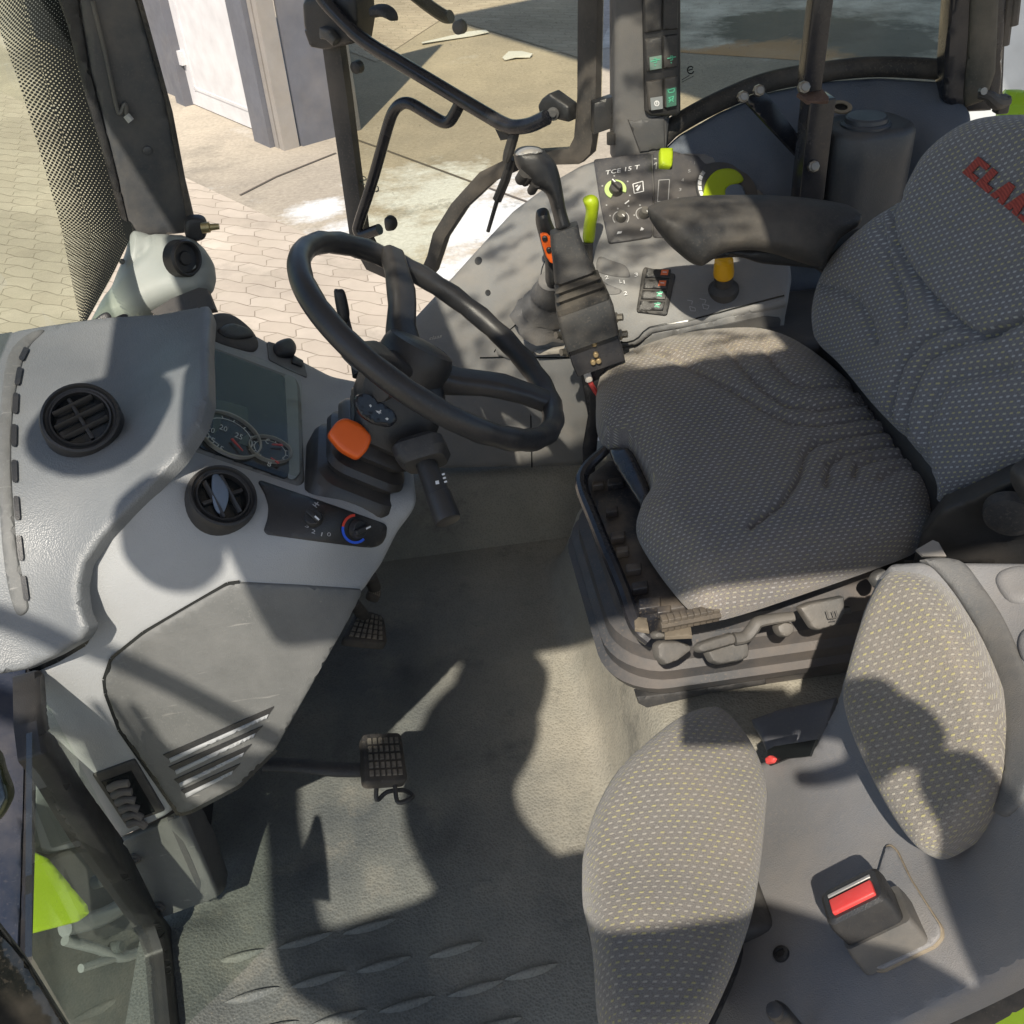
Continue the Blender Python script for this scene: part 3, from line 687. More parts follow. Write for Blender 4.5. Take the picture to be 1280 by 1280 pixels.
# lower side panel with louvres
lowo = [(300,727),(380,731),(452,736),(435,775),(410,820),(345,935),(300,980),(240,1012),(224,1016),(203,985),(150,910),(133,865),(131,848),(140,822),(180,790),(285,729),(300,727)]
decal('panel_gap', stroke(lowo[5:] , 6), FD, M['screen'], dash, .0028)
decal('panel_gap', stroke([(225,575),(178,626),(131,677),(110,708),(104,737),(107,766),(115,787),(106,803),(72,823),(38,838)], 7), FD, M['screen'], dash, .0028)
low = sheet('lower_panel', [(300,727),(380,731),(452,736),(450,745),(435,775),(410,820),(345,935),(300,980),(240,1012),(224,1016),(203,985),(150,910),(133,865),(131,848),(140,822),(180,790),(285,729)],
            FD, M['dashlow'], dash, thick=.012, b=4, bm=.004, step=9, lift=.004, sm=6)
for P in (((410,240),(685,120),(672,140),(425,250)), ((425,270),(658,168),(640,187),(440,280)), ((438,302),(630,214),(612,235),(450,312)), ((455,328),(602,262),(585,280),(465,338))):
    sheet('louvre', k7(*P), FD, M['black'], low, thick=.002, step=6, lift=.0055)
    a, b, c2, d = k7(*P); sheet('louvre_lip', [(d[0],d[1]-1), (c2[0],c2[1]-1), (c2[0]-2,c2[1]+4), (d[0]+2,d[1]+4)], FD, M['dash'], low, thick=.004, b=2, bm=.002, step=6, lift=.0075)
vt = sheet('foot_vent', m5((308,445),(450,393),(552,565),(420,614)), FD, M['blackm'], dash, thick=.004, b=2, bm=.0015, step=5, lift=.003, sm=3)
sheet('vent_well', m5((340,465),(440,428),(520,565),(425,600)), FD, M['screen'], vt, thick=.001, step=8, lift=.0038)
foam = plastic('grey foam pipe', (.15,.135,.12,1), .8, 300, .3, dust=.4)
for i in range(6):
    x0, y0 = 368+i*13, 482+i*24; P = m5((x0,y0),(x0+30,y0-14+i),(x0+66-i*2,y0-18+i*5))
    MB().tube([at(FD, x, y, .006) for x, y in P], .0055, 10).build('vent_pipe', foam, vt)
bp = sheet('base_panel', k7((292,466),(455,396),(545,604),(400,656)), FD, M['dashlow'], dash, thick=.01, b=3, bm=.003, step=8, lift=.002, sm=3)
p0 = at(FD, *k7((455,396))[0]); p1 = at(FD, *k7((545,604))[0]); fb = plane3(p0, p1, W(*k7((590,545))[0], z=.02))
sheet('base_return', k7((457,396),(520,360),(560,440),(592,540),(588,572),(575,592),(546,605)), fb, M['consoledark'], dash, thick=.01, b=2, bm=.002, step=8, sm=3, lift=-.012)
for x, y in k7((340,500),(402,622)):
    c = at(FD, x, y, .006); n = nrm(FD, x, y); MB().lathe(c, n, [(.0085,-.002),(.008,.001),(.0055,.0015),(.0052,.0045),(.0035,.005),(.003,.003),(0,.003)], 20).build('screw', M['greyp'], bp)
# dark cavity behind the pedals
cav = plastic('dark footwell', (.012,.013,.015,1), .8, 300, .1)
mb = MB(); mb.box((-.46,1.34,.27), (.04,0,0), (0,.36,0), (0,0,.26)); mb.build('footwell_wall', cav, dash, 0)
# ================================================================== STEERING COLUMN AND WHEEL
N0 = Vector((.81,-.08,1)).normalized(); RC = W(541.0, 422.2, y=1.12)
BASE = at(FD, 450, 585, -.004); HUB = RC - N0*.05; ax = (HUB-BASE).normalized(); lat = Vector((0,1,0)); fw = lat.cross(ax).normalized()   # fw points to the rear
col = thing('steering_column', 'black steering column with ribbed rubber boot and orange rocker switch', 'steering column', BASE)
LH = (HUB-BASE).length
mb = MB(); secs = []
for s, w, h in ((-.02,.074,.058),(.0,.074,.058),(.008,.070,.055),(.015,.058,.046),(.024,.066,.052),(.032,.063,.050),(.039,.050,.042),(.049,.060,.049),(.057,.056,.046),(.065,.046,.040),(.075,.054,.045),(.085,.048,.042)):
    secs.append(rrect(BASE+ax*s-fw*(.006-s*.05), lat, fw, w, h, min(w,h)*.5, 7))
mb.loft(secs).build('rubber_boot', M['boot'], col, 25)
mb = MB(); secs = []
for s, w, h, o in ((.060,.052,.046,.006),(.066,.056,.05,.006),(.10,.056,.052,.004),(.135,.053,.05,.002),(.142,.049,.046,.002),(.150,.040,.038,0)):
    secs.append(rrect(BASE+ax*s+fw*o, lat, fw, w, h, .02, 6))
hous = mb.loft(secs).build('column_housing', M['black'], col, 30)
pb = plane_line(W(409,541,y=1.062), W(447,574,y=1.062))
FB = Plane(W(438,548,y=1.035), -lat*.75+ax*.55-fw*.15)
sheet('hazard_switch', k4((970,432),(1000,392),(1025,382),(1070,400),(1105,440),(1090,480),(1062,508),(1010,480)), FB, M['orange'], hous, thick=.016, b=6, bm=.004, step=3, sm=7)
sheet('switch_bezel', m4((880,480),(930,470),(1060,560),(1080,600),(1040,640),(960,620),(900,580),(870,520)), Plane(W(470,520,y=1.045), -lat*.75+ax*.55+fw*.15), M['blackg'], hous, thick=.006, b=2, bm=.001, step=5, sm=6)
FS = Plane(W(470,515,y=1.0405), -lat*.75+ax*.55+fw*.15)
decal('indicator_symbol', [m4(*P)[0:] for P in (((930,530),(938,526),(944,534),(938,542)),((1008,595),(1018,590),(1026,597),(1018,604)),((962,556),(984,560),(990,570),(970,566)),((975,568),(985,553),(990,556),(980,574)))], FS, M['white'], hous, .003)
# right-hand stalk with knurled end
sp0, sp1 = W(532,578,y=1.02), W(560,650,y=.955)
st = thing('light_stalk', 'thick black column lever with white light symbols below the wheel rim', 'control stalk', sp0)
e = (sp1-sp0).normalized()
MB().loft([rrect(sp0+e*s, Vector((1,0,.2)), e.cross(Vector((1,0,.2))), w, w*.92, w*.45) for s, w in ((-.03,.022),(-.022,.031),(-.008,.031),(.002,.024))]).build('stalk_base', M['blackm'], st)
MB().lathe(sp0, e, [(.0125,-.005),(.0135,.02),(.0150,.045),(.0158,.0455),(.0160,.076),(.0150,.080),(.0115,.0812),(0,.0812)], 24).build('stalk_grip', M['black'], st)
fst = plane_line(sp0+(CAM-sp0).normalized()*.0160, sp1+(CAM-sp1).normalized()*.0160)
decal('light_symbol', [k5(*P) for P in (((568,950),(580,948),(582,960),(570,962)),((590,925),(600,922),(602,928),(592,931)),((594,938),(604,935),(606,941),(596,944)),((598,951),(608,948),(610,954),(600,957)))], fst, M['white'], st, .0005)
# shuttle lever on the far side
q0, q1, q2 = W(447,470,y=1.17), W(434,405,y=1.24), W(427,372,y=1.27)
sl = thing('shuttle_lever', 'thin black lever with flat paddle end standing behind the steering wheel', 'lever', q0)
MB().tube([q0, W(440,432,y=1.21), q1, W(430,386,y=1.262)], [.007,.006,.005,.005], 10).build('stem', M['black'], sl)
blob('paddle', k5((215,290),(232,282),(252,288),(266,340),(270,375),(262,394),(240,392),(228,372)), Plane(q1, -lat+ax*.2), M['black'], sl, thick=.014, b=7, step=4)
# wheel
wh = thing('steering_wheel', 'worn black three spoke steering wheel tilted towards the seat', 'steering wheel', RC)
wu = Vector((0,1,0)); wv = N0.cross(wu).normalized(); RR = .1797
mb = MB(); V, Fc = [], []; n, m = 96, 14
for i in range(n):
    th = 2*math.pi*i/n; e = wu*math.cos(th)+wv*math.sin(th)
    rr = .0138 + (.0009*math.cos(th*24) if math.sin(th) < -.2 or math.cos(th) > .3 else 0)      # finger grips
    for j in range(m):
        ph = 2*math.pi*j/m
        k = rr*(1-.0*math.cos(ph)) - (max(0, .0009*math.cos(th*24)) if math.cos(ph) < 0 else 0)
        V.append(RC+e*(RR+k*math.cos(ph)*.98)+N0*k*math.sin(ph)*1.06)
for i in range(n):
    for j in range(m): Fc.append((i*m+j, ((i+1)%n)*m+j, ((i+1)%n)*m+(j+1)%m, i*m+(j+1)%m))
mesh('rim', V, Fc, M['wheel'], wh, 60)
WP = Plane(RC, N0)
HC = HUB + ax*.0
for px, py in ((487,312),(694,508),(432,448)):
    e = (at(WP, px, py)-RC); e = (e-N0*e.dot(N0)).normalized(); sd = N0.cross(e)
    secs = [rrect(HC+e*.035+ax*.004, sd, N0, .022, .017, .010), rrect(HC+e*.06+ax*.012, sd, N0, .019, .015, .010)]
    for s, w, h, dz in ((.09,.0185,.0125,-.020),(.11,.0195,.012,-.012),(.14,.0165,.0115,-.005),(.165,.0165,.0115,-.001),(.174,.0165,.0115,0)):
        secs.append(rrect(RC+e*s+N0*dz, sd, N0, w, h, .009))
    MB().loft(secs).build('spoke', M['wheel'], wh)
hub = MB().lathe(HC, ax, [(.034,-.085),(.040,-.075),(.043,-.03),(.047,.010),(.046,.022),(.042,.031),(.034,.0345),(.0325,.0335),(.030,.0345),(.018,.0365),(0,.037)], 40).build('hub', M['black'], wh, 30)
hp = Plane(HC+ax*.037, ax)
text_on('horn_symbol', 'claas', hp, k5((545,462))[0], k5((588,452))[0], (1.5,-4.5), plastic('embossed grey', (.12,.12,.12,1), .4, 900, .1), hub, .0008)
# hose-like collar between hub and housing
mb = MB(); secs = [rrect(HC+ax*s+lat*o, lat, fw, w, w, w*.9, 6) for s, w, o in ((-.10,.030,-.004),(-.08,.034,-.002),(-.05,.034,0))]
mb.loft(secs).build('column_neck', M['black'], col)
arm0 = HC-ax*.012
MB().lathe(arm0-lat*.0, (at(WP,440,452)-RC).normalized(), [(.019,.0),(.019,.045),(.016,.047),(.016,.058),(.019,.06),(.018,.072),(.012,.074)], 20).build('switch_barrel', M['blackm'], col, 30)
# ================================================================== PEDALS
def pedal(name, lab, quad, zc, arm, group=None, loop=None, thick=.016):
    cx, cy = sum(p[0] for p in quad)/4, sum(p[1] for p in quad)/4
    c = W(cx, cy, z=zc); nn = Vector((.42,-.12,.88)); f = Plane(c, nn)
    t = thing(name, lab, 'pedal', c, group)
    bl = lambda u, v: tuple(np.array(quad[0])*(1-u)*(1-v)+np.array(quad[1])*u*(1-v)+np.array(quad[2])*u*v+np.array(quad[3])*(1-u)*v)
    sheet('rubber_pad', quad, f, M['rubber'], t, thick=thick, b=4, bm=.004, step=5, sm=8)
    st = plastic('dusty rubber stud', (.10,.095,.08,1), .75, 300, .2, dust=.8); mb = MB(); n = nrm(f, cx, cy)
    for i in range(6):
        for j in range(5):
            a = [at(f, *bl(.10+.8*(i+u)/6, .10+.8*(j+v)/5)) for u, v in ((.14,.14),(.86,.14),(.86,.86),(.14,.86))]
            mb.add([p-n*.001 for p in a]+[p*.8+sum(a,Vector())/4*.2+n*.003 for p in a], [(0,1,2,3),(7,6,5,4),(0,4,5,1),(1,5,6,2),(2,6,7,3),(3,7,4,0)])
    mb.build('stud', st, t, 0)
    if arm:
        mb = MB(); mb.tube([W(x, y, z=z) for x, y, z in arm], .012, 12, flat=.65); mb.build('pedal_arm', M['blackm'], t)
    if loop: MB().tube([W(x, y, z=z) for x, y, z in loop], .0035, 8).build('stirrup', M['black'], t)
    return t
pedal('clutch_pedal', 'black studded clutch pedal on a long arm with a wire loop below it', k7((905,192),(1004,188),(1022,312),(912,318)), .15,
      [(330,955,.17),(372,957,.165),(420,962,.15),(458,962,.138)], loop=[(471,978,.13),(471,1000,.115),(484,990,.115),(505,988,.112),(516,996,.115),(498,1003,.115),(494,985,.125),(493,976,.13)])
pedal('brake_pedal', 'large studded brake pedal below the dashboard corner', k4((1062,945),(1140,968),(1150,1056),(1012,1042)), .12, [(440,752,.25),(455,770,.15)])
pedal('brake_pedal', 'small upper brake pedal half hidden behind the dashboard corner', k4((1110,852),(1130,880),(1130,920),(1085,905)), .14, [(462,720,.25),(468,735,.16)])
# ================================================================== RIGHT CONSOLE
cons = thing('side_console', 'dusty grey side console with gear gates, knobs and switches beside the seat', 'console', (.3,1.7,.3))
FCn = TPS([(560,586,'y',1.72),(735,583,'y',1.63),(600,440,'y',1.69),(690,460,'y',1.60),(760,445,'y',1.53),(870,408,'y',1.49),(985,378,'y',1.475),(850,192,'y',1.75),(950,235,'y',1.72),(745,199,'y',1.75),
           (640,262,'y',1.765),(540,380,'y',1.745),(515,470,'y',1.745),(720,330,'y',1.61),(820,310,'y',1.60),(900,330,'y',1.58),(780,380,'y',1.545)])
body = [(520,588),(500,560),(490,500),(505,440),(515,400),(560,350),(600,305),(640,262),(690,225),(725,205),(745,198),(790,193),(850,189),(905,191),(930,200),(950,220),(958,250),(985,300),(990,345),(985,378),
        (935,390),(860,408),(815,417),(806,424),(795,433),(778,436),(765,442),(735,446),(735,584),(640,586)]
sheet('console_body', body, FCn, M['console'], cons, thick=.05, b=8, bm=.008, step=9, sm=5)
side = [(760,440),(778,437),(795,434),(806,425),(815,418),(860,409),(935,391),(984,379),(980,420),(965,470),(900,520),(800,540),(740,500)]
FSd = TPS([(765,442,'y',1.535),(870,410,'y',1.495),(985,380,'y',1.48),(800,540,'y',1.54),(960,470,'y',1.49),(740,500,'y',1.56)])
o = sheet('console_side', side, FSd, M['console'], cons, thick=.02, b=2, bm=.003, step=9, lift=-.002)
sheet('side_recess', m1((580,1200),(582,1160),(610,1130),(680,1110),(800,1090),(1080,1030),(1170,1040),(1150,1200),(1000,1260),(700,1280)), FSd, M['consoledark'], cons, thick=.004, step=8, lift=.001, sm=3)
decal('panel_joint', stroke([(x,y-7) for x, y in m1((245,1212),(290,1210),(330,1200),(360,1180),(385,1150),(420,1125),(520,1105),(640,1088),(900,1020),(1190,945))], 1.8), FCn, M['screen'], cons, .0012)
decal('panel_joint', stroke([(663,470),(664,540),(665,584)], 1.4)+stroke([(600,447),(640,446),(690,447),(735,447)], 1.6), FCn, M['screen'], cons, .001)
decal('panel_joint', stroke([(690,262),(700,240),(692,300),(678,335),(672,370),(652,400),(628,420),(618,440)][2:], 1.2), FCn, M['screen'], cons, .001)
for x, y, r in ((598,326,.008),(610,366,.006)):
    c = at(FCn, x, y, 0); MB().lathe(c, nrm(FCn, x, y), [(r,-.002),(r*.9,.001),(r*.5,.0005),(0,.0005)], 18).build('plug', M['black'], cons)
# panels
pan = plastic('charcoal control panel', (.058,.058,.064,1), .45, 1200, .08, dust=.22)
cp = sheet('control_panel', m1((100,138),(270,118),(430,100),(440,330),(434,583),(300,605),(186,620),(140,400)), FCn, pan, cons, thick=.004, b=2, bm=.002, step=8, lift=.004, sm=4)
cp2 = sheet('lift_panel', m1((436,100),(480,90),(560,90),(600,105),(690,112),(735,165),(800,150),(900,180),(960,300),(900,420),(700,480),(520,585),(438,583),(444,330)), FCn, pan, cons, thick=.004, b=2, bm=.002, step=8, lift=.004, sm=4)
text_on('lettering', 'TCE 15 T', FCn, m1((168,232))[0], m1((358,198))[0], (.6,-5.2), M['white'], cp, .0052)
def ringpart(name, f, px, py, r0, r1, a0, a1, mat, parent, lift, th=.0008, n=28):
    c = at(f, px, py, lift); nn = nrm(f, px, py); u = at(f, px+6, py, lift)-c; u = (u-nn*u.dot(nn)).normalized(); w = nn.cross(u)
    if w.dot(at(f, px, py-6, lift)-c) < 0: w = -w
    V, Fc = [], []
    for i in range(n+1):
        t = R(a0+(a1-a0)*i/n); e = u*math.cos(t)+w*math.sin(t)
        V += [c+e*r0, c+e*r1, c+e*r1+nn*th, c+e*r0+nn*th]
    for i in range(n):
        a = i*4; b = a+4; Fc += [(a+2,a+3,b+3,b+2),(a+1,a+2,b+2,b+1),(a+3,a,b,b+3),(a,a+1,b+1,b)]
    Fc += [(0,1,2,3),(n*4+3,n*4+2,n*4+1,n*4)]
    return mesh(name, V, Fc, mat, parent, 30)
FX = FCn
K = m1((228,320))[0]; ringpart('green_ring', FX, K[0]-.8, K[1]-.5, .011, .0185, -20, 245, plastic('pale green ring', (.45,.58,.22,1), .4, 900, .05), cp, .0045, .003)
knob(FX, *K, .0115, .012, M['blackm'], cp, M['white'], 2.3, .005)
for x, y in ((255,478),(383,458)):
    K = m1((x,y))[0]; ringpart('knob_ring', FX, K[0], K[1], .0125, .0140, -40, 220, M['greyprint'], cp, .0045, .001); knob(FX, *K, .0085, .014, M['greyp'], cp, M['white'], -.9, .005, grip=False)
decal('symbol', stroke(m1((322,285),(378,268),(382,325),(330,338),(322,285)), 1), FX, M['white'], cp, .0052)
decal('symbol', [m1((338,318),(352,300),(366,288),(360,310),(350,326)), m1((335,296),(350,288),(352,294),(338,303)), m1((275,395),(300,375),(302,382),(280,400)), m1((232,570),(238,555),(262,553),(258,565)), m1((362,550),(370,530),(385,540),(378,548))], FX, M['white'], cp, .0052)
decal('scale_dot', [m1((x-4,y-4),(x+4,y-4),(x+4,y+4),(x-4,y+4)) for x, y in ((218,238),(152,295),(293,270),(305,350),(195,465),(238,425),(330,462),(362,405),(175,405),(298,410))], FX, M['greyprint'], cp, .0052)
sheet('rocker_switch', m1((468,95),(540,92),(538,150),(532,200),(468,196)), FX, M['lime'], cp2, thick=.012, b=3, bm=.003, step=4, lift=.016, sm=2)
decal('symbol', stroke(m1((468,262),(528,258),(520,382),(460,385),(468,262)), 1)+stroke(m1((460,410),(520,405),(515,470),(452,470),(460,410)), 1)+stroke(m1((440,140),(455,140)),1.5)+stroke(m1((440,175),(455,160),(452,200)),1.2), FX, M['greyprint'], cp2, .0052)
# lift depth wheel
Kc = m1((850,335))[0]
lw = ringpart('dial_base', FX, Kc[0], Kc[1], .0, .058, 0, 360, M['consoledark'], cp2, .0035, .008, 48)
ringpart('green_band', FX, Kc[0], Kc[1], .031, .040, 112, 190, M['lime'], cp2, .0115, .001)
ringpart('dial_groove', FX, Kc[0], Kc[1], .0, .0305, 0, 360, M['blackm'], cp2, .0115, .002, 40)
lt = sheet('dial_grip', m1((712,340),(730,275),(775,225),(830,208),(885,214),(925,245),(938,280),(900,300),(860,310),(835,335),(825,380),(715,384)), FX, M['lime'], cp2, thick=.006, b=3, bm=.002, step=5, lift=.0155, sm=1)
sheet('dial_core', m1((825,340),(850,305),(900,295),(940,320),(945,375),(820,378)), FX, fl, cp2, thick=.005, b=3, bm=.002, step=5, lift=.0145, sm=1)
for i in range(5):
    t0, t1 = 133+i*12, 143+i*12
    ringpart('scale_block', FX, Kc[0]-.5, Kc[1], .049, .0555, t0, t1, M['white'] if i else M['greyprint'], cp2, .0118, .0006, 5)
for s, x, y in (('I',668,172),('5',632,218),('4',594,270),('3',580,325),('2',570,380)): text_on('numeral', s, FX, m1((x,y))[0], m1((x+(4 if s=='I' else 14),y-2))[0], (.2,-3.6), M['greyprint'], cp2, .0055)
# switch block
sw = sheet('switch_block', m1((392,752),(560,793),(566,806),(522,1020),(510,1028),(352,1008),(346,995),(380,770)), FX, M['blackm'], cons, thick=.006, b=2, bm=.002, step=6, lift=.005, sm=2)
for i, mm in enumerate(('redprint','redprint','greenprint','greenprint')):
    y0 = 765+i*60; x0 = 402-i*11
    sheet('rocker_switch', m1((x0,y0),(x0+136,y0+8),(x0+128,y0+58),(x0-9,y0+52)), FX, M['black'], sw, thick=.004, b=1.5, bm=.002, step=4, lift=.008)
    if i < 2: decal('symbol', [m1((x0+80,y0+12),(x0+120,y0+14),(x0+115,y0+44),(x0+74,y0+42))], FX, flat('orange print', (.72,.16,.06,1), .5), sw, .0093)
    else: decal('symbol', stroke(m1((x0+78,y0+20),(x0+112,y0+18),(x0+88,y0+34),(x0+108,y0+40)), 1.6)+stroke(m1((x0+80,y0+40),(x0+100,y0+12)), 1.2), FX, M['greenprint'], sw, .0093)
    decal('symbol', stroke(m1((x0+86,y0+26),(x0+108,y0+28)), .9), FX, M['white'], sw, .0098)
# gear gate slots and their marks
for P in (((130,690),(200,710),(280,740),(310,790),(295,810),(200,800),(120,770)), ((100,800),(190,850),(260,880),(240,905),(170,905),(110,880))):
    sheet('gate_slot', m1(*P), FX, plastic('worn gate lining', (.115,.115,.118,1), .6, 900, .15, dust=.3), cons, thick=.002, b=2, bm=.0015, step=6, lift=.0012, sm=1)
for s, x, y in (('N',92,795),('2',168,822),('L',245,845),('1',268,848),('3',335,808),('2',275,912),('1',195,1020)): text_on('numeral', s, FX, m1((x,y))[0], m1((x+20,y-6))[0], (-.8,-4.4), M['white'], cons, .003)
decal('pto_symbol', stroke(m1((635,940),(665,945),(660,965)),1)+stroke(m1((648,975),(680,985),(684,1002),(655,1000),(648,975)),1)+stroke(m1((705,932),(742,940),(735,960)),1)+stroke(m1((722,962),(760,972),(752,992),(728,988),(722,962)),1), FX, M['greyprint'], cons, .0015)
# yellow PTO knob
kn = m1((842,880))[0]; c = at(FX, *kn, .001); top = W(*m1((845,728))[0], y=c.y-.012); a2 = (top-c).normalized(); h = (top-c).length
pt = thing('power_take_off_knob', 'yellow push knob on a black collar under the armrest', 'knob', c)
MB().lathe(c, a2, [(.026,-.01),(.025,.004),(.020,.009),(.0155,.012),(.0155,h*.52)], 28).build('collar', M['blackm'], pt, 30)
MB().lathe(c, a2, [(.0125,h*.45),(.0165,h*.56),(.0170,h*.66),(.0160,h*.9),(.0150,h*1.12),(.010,h*1.2),(0,h*1.2)], 28).build('cap', M['yellow'], pt, 30)
# ================================================================== LEVERS
jp = plane_line(W(735,430,y=1.43), W(672,200,y=1.49))
js = thing('joystick_lever', 'tall black joystick with silver topped grip and ribbed sleeve', 'joystick', at(jp,745,450))
jh = blob('grip', m2((166,110),(166,80),(185,58),(230,47),(290,55),(330,88),(365,130),(385,185),(400,260),(415,350),(432,410),(440,440),(410,455),(372,455),(360,410),(345,350),(325,290),(295,262),(250,250),(215,195),(178,150)), jp, M['black'], js, thick=.050, b=15, step=5, sm=1)
c = at(jp, *m2((232,80))[0], .024)
blob('grip_cap', m2((172,88),(190,62),(235,48),(285,55),(302,72),(270,88),(220,98)), jp, M['silver'], jh, thick=.03, b=9, step=4, lift=.012)
for x, y, r in ((205,192,.009),(258,245,.007),(228,205,.006)):
    c = at(jp, *m2((x,y))[0], .012); MB().lathe(c, at(jp,*m2((x-20,y+40))[0])-c, [(r,-.01),(r,.008),(r*.7,.012),(0,.013)], 16).build('trigger', M['blackm'], jh)
MB().loft([rrect(at(jp, *m2((cx,cy))[0], .008), Vector((1,0,.25)), nrm(jp,700,300), w, w*.9, w*.4) for cx, cy, w in ((405,440,.0215),(412,500,.023),(435,590,.027),(455,665,.032))]).build('sleeve', M['blackm'], js)
jd = (at(jp,*m2((455,665))[0])-at(jp,*m2((405,440))[0])).normalized(); secs = []
for i, (cx, cy, w) in enumerate(((455,660,.037),(460,680,.030),(468,700,.041),(472,718,.033),(478,738,.044),(482,756,.036),(488,775,.047),(492,800,.047),(500,815,.045))):
    secs.append(rrect(at(jp, *m2((cx,cy))[0], .008), Vector((1,0,.25)), nrm(jp,700,300), w*.88, w*.74, .007))
MB().loft(secs).build('ribbed_boot', M['rubber'], js, 20)
secs = [rrect(at(jp, *m2((cx,cy))[0], .008), Vector((1,0,.25)), nrm(jp,700,300), w*.88, w*.78, .006) for cx, cy, w in ((497,800,.0475),(503,830,.050),(530,940,.049),(535,968,.047))]
MB().loft(secs).build('lever_box', M['blackm'], js, 30)
secs = [rrect(at(jp, *m2((cx,cy))[0], .004), Vector((1,0,.25)), nrm(jp,700,300), w*.88, w*.56, .004) for cx, cy, w in ((535,960,.046),(560,1040,.047),(580,1100,.045))]
br = MB().loft(secs).build('mount_bracket', M['blackg'], js, 30)
for x, y in ((545,978),(553,1030),(540,1066),(566,1060)):
    c = at(jp, *m2((x,y))[0], .034); MB().lathe(c, nrm(jp,740,440), [(.0045,-.004),(.0042,.002),(.003,.003),(0,.003)], 12).build('bolt', plastic('brass bolt', (.30,.22,.11,1), .45, 400, .05, dust=.4, metal=.6), br)
for x, y in ((640,888),(662,970),(415,965),(440,1048)):
    c = at(jp, *m2((x,y))[0], -.005); MB().lathe(c, (1 if x > 500 else -1, -.4, .2), [(.009,-.012),(.009,.008),(.006,.010),(.006,.018),(0,.018)], 8).build('bolt', M['boltm'], br, 20)
pp = plane_line(at(jp,*m2((570,1090))[0],.0), W(735,600,y=1.42))
sheet('support_plate', [(722,452),(768,440),(772,470),(752,500),(746,560),(742,610),(730,610),(728,560),(735,520),(728,480)], pp, M['blackg'], js, thick=.012, b=2, bm=.001, step=8)
MB().tube([at(pp,735,466,.012), at(pp,741,478,.014), at(pp,750,492,.012)], .004, 8).build('cable', M['red'], js)
MB().tube([at(pp,733,456,.016), at(pp,737,470,.016)], .006, 8).build('cable_plug', plastic('pale plug', (.6,.55,.5,1)), js)
# gear lever with orange buttons
gp = plane_line(W(690,352,y=1.53), W(683,268,y=1.53))
gl = thing('gear_lever', 'black gear lever with orange button plate and grey gaiter', 'gear lever', at(gp,690,400))
blob('handle', m2((270,385),(278,358),(310,347),(332,362),(350,420),(384,500),(388,580),(384,715),(350,728),(320,715),(316,650),(312,590),(290,500),(272,430)), gp, M['black'], gl, thick=.042, b=11, step=5)
o = sheet('button_plate', m2((287,428),(300,422),(322,425),(345,450),(380,500),(386,556),(365,572),(335,562),(318,535),(298,480)), gp, M['orange'], gl, thick=.006, b=2, bm=.002, step=4, lift=.043, sm=2)
for x, y in ((310,443),(330,497)):
    c = at(gp, *m2((x,y))[0], .043); MB().lathe(c, nrm(gp,680,300), [(.0045,0),(.0042,.003),(.003,.004),(0,.004)], 14).build('button', M['black'], o)
gait = plastic('grey leather gaiter', (.13,.13,.135,1), .6, 400, .3, dust=.3)
g0 = at(FCn, *m2((330,880))[0], 0); g1 = at(gp, *m2((350,700))[0], .0); gd = (g1-g0); gn = gd.normalized(); secs = []
for u, w, j in ((0,.062,0),(.12,.058,.1),(.25,.046,.25),(.33,.048,.2),(.5,.034,.5),(.62,.031,.6),(.68,.034,.6),(.85,.026,.8),(1.0,.0225,1.0)):
    cc = g0+gd*u; s = []
    for k in range(28):
        t = 2*math.pi*k/28; rr = w*(1+.07*math.sin(5*t+u*7)*(1-u)+.04*math.sin(9*t-u*11)*(1-u)); A = Vector((1,0,0)); A = (A-gn*A.dot(gn)).normalized(); B = gn.cross(A)
        s.append(cc+A*rr*math.cos(t)+B*rr*.85*math.sin(t))
    secs.append(s)
MB().loft(secs).build('gaiter', gait, gl, 50)
# console gate frame near the joystick
sheet('gate_frame', m2((60,980),(80,955),(200,985),(330,990),(440,985),(450,1030),(300,1035),(150,1080),(90,1060)), FCn, M['console'], cons, thick=.006, b=3, bm=.003, step=6, lift=.006, sm=2)
for P in (((340,940),(420,905),(432,935),(350,962)), ((285,1028),(440,1005),(445,1035),(300,1045))): sheet('latch_plate', m2(*P), FCn, plastic('pale latch', (.3,.28,.25,1), .5, 600, .1, dust=.4), cons, thick=.01, b=2, bm=.002, step=5, lift=.018)
# green hand throttle levers
tp_ = plane_line(W(737,305,y=1.60), W(737,250,y=1.59))
th = thing('throttle_lever', 'lime green hand throttle with rounded grip standing on the console', 'throttle lever', at(tp_,735,320))
blob('handle', m2((498,312),(512,292),(540,284),(566,296),(577,325),(572,380),(562,440),(553,508),(530,516),(500,505),(502,440),(513,360)), tp_, M['lime'], th, thick=.026, b=9, step=4)
MB().tube([at(tp_,*m2(p)[0],.008) for p in ((525,505),(524,560),(522,600),(530,640))], [.0085,.008,.009,.006], 12).build('stem', M['blackm'], th)
th2 = thing('throttle_lever', 'lime green lever tip showing between joystick sleeve and throttle', 'throttle lever', at(tp_,725,320))
tq = plane_line(W(727,320,y=1.56), W(722,300,y=1.56))
blob('handle', m2((430,500),(468,505),(492,535),(508,580),(505,612),(480,610),(440,560)), tq, M['lime'], th2, thick=.02, b=6, step=4)
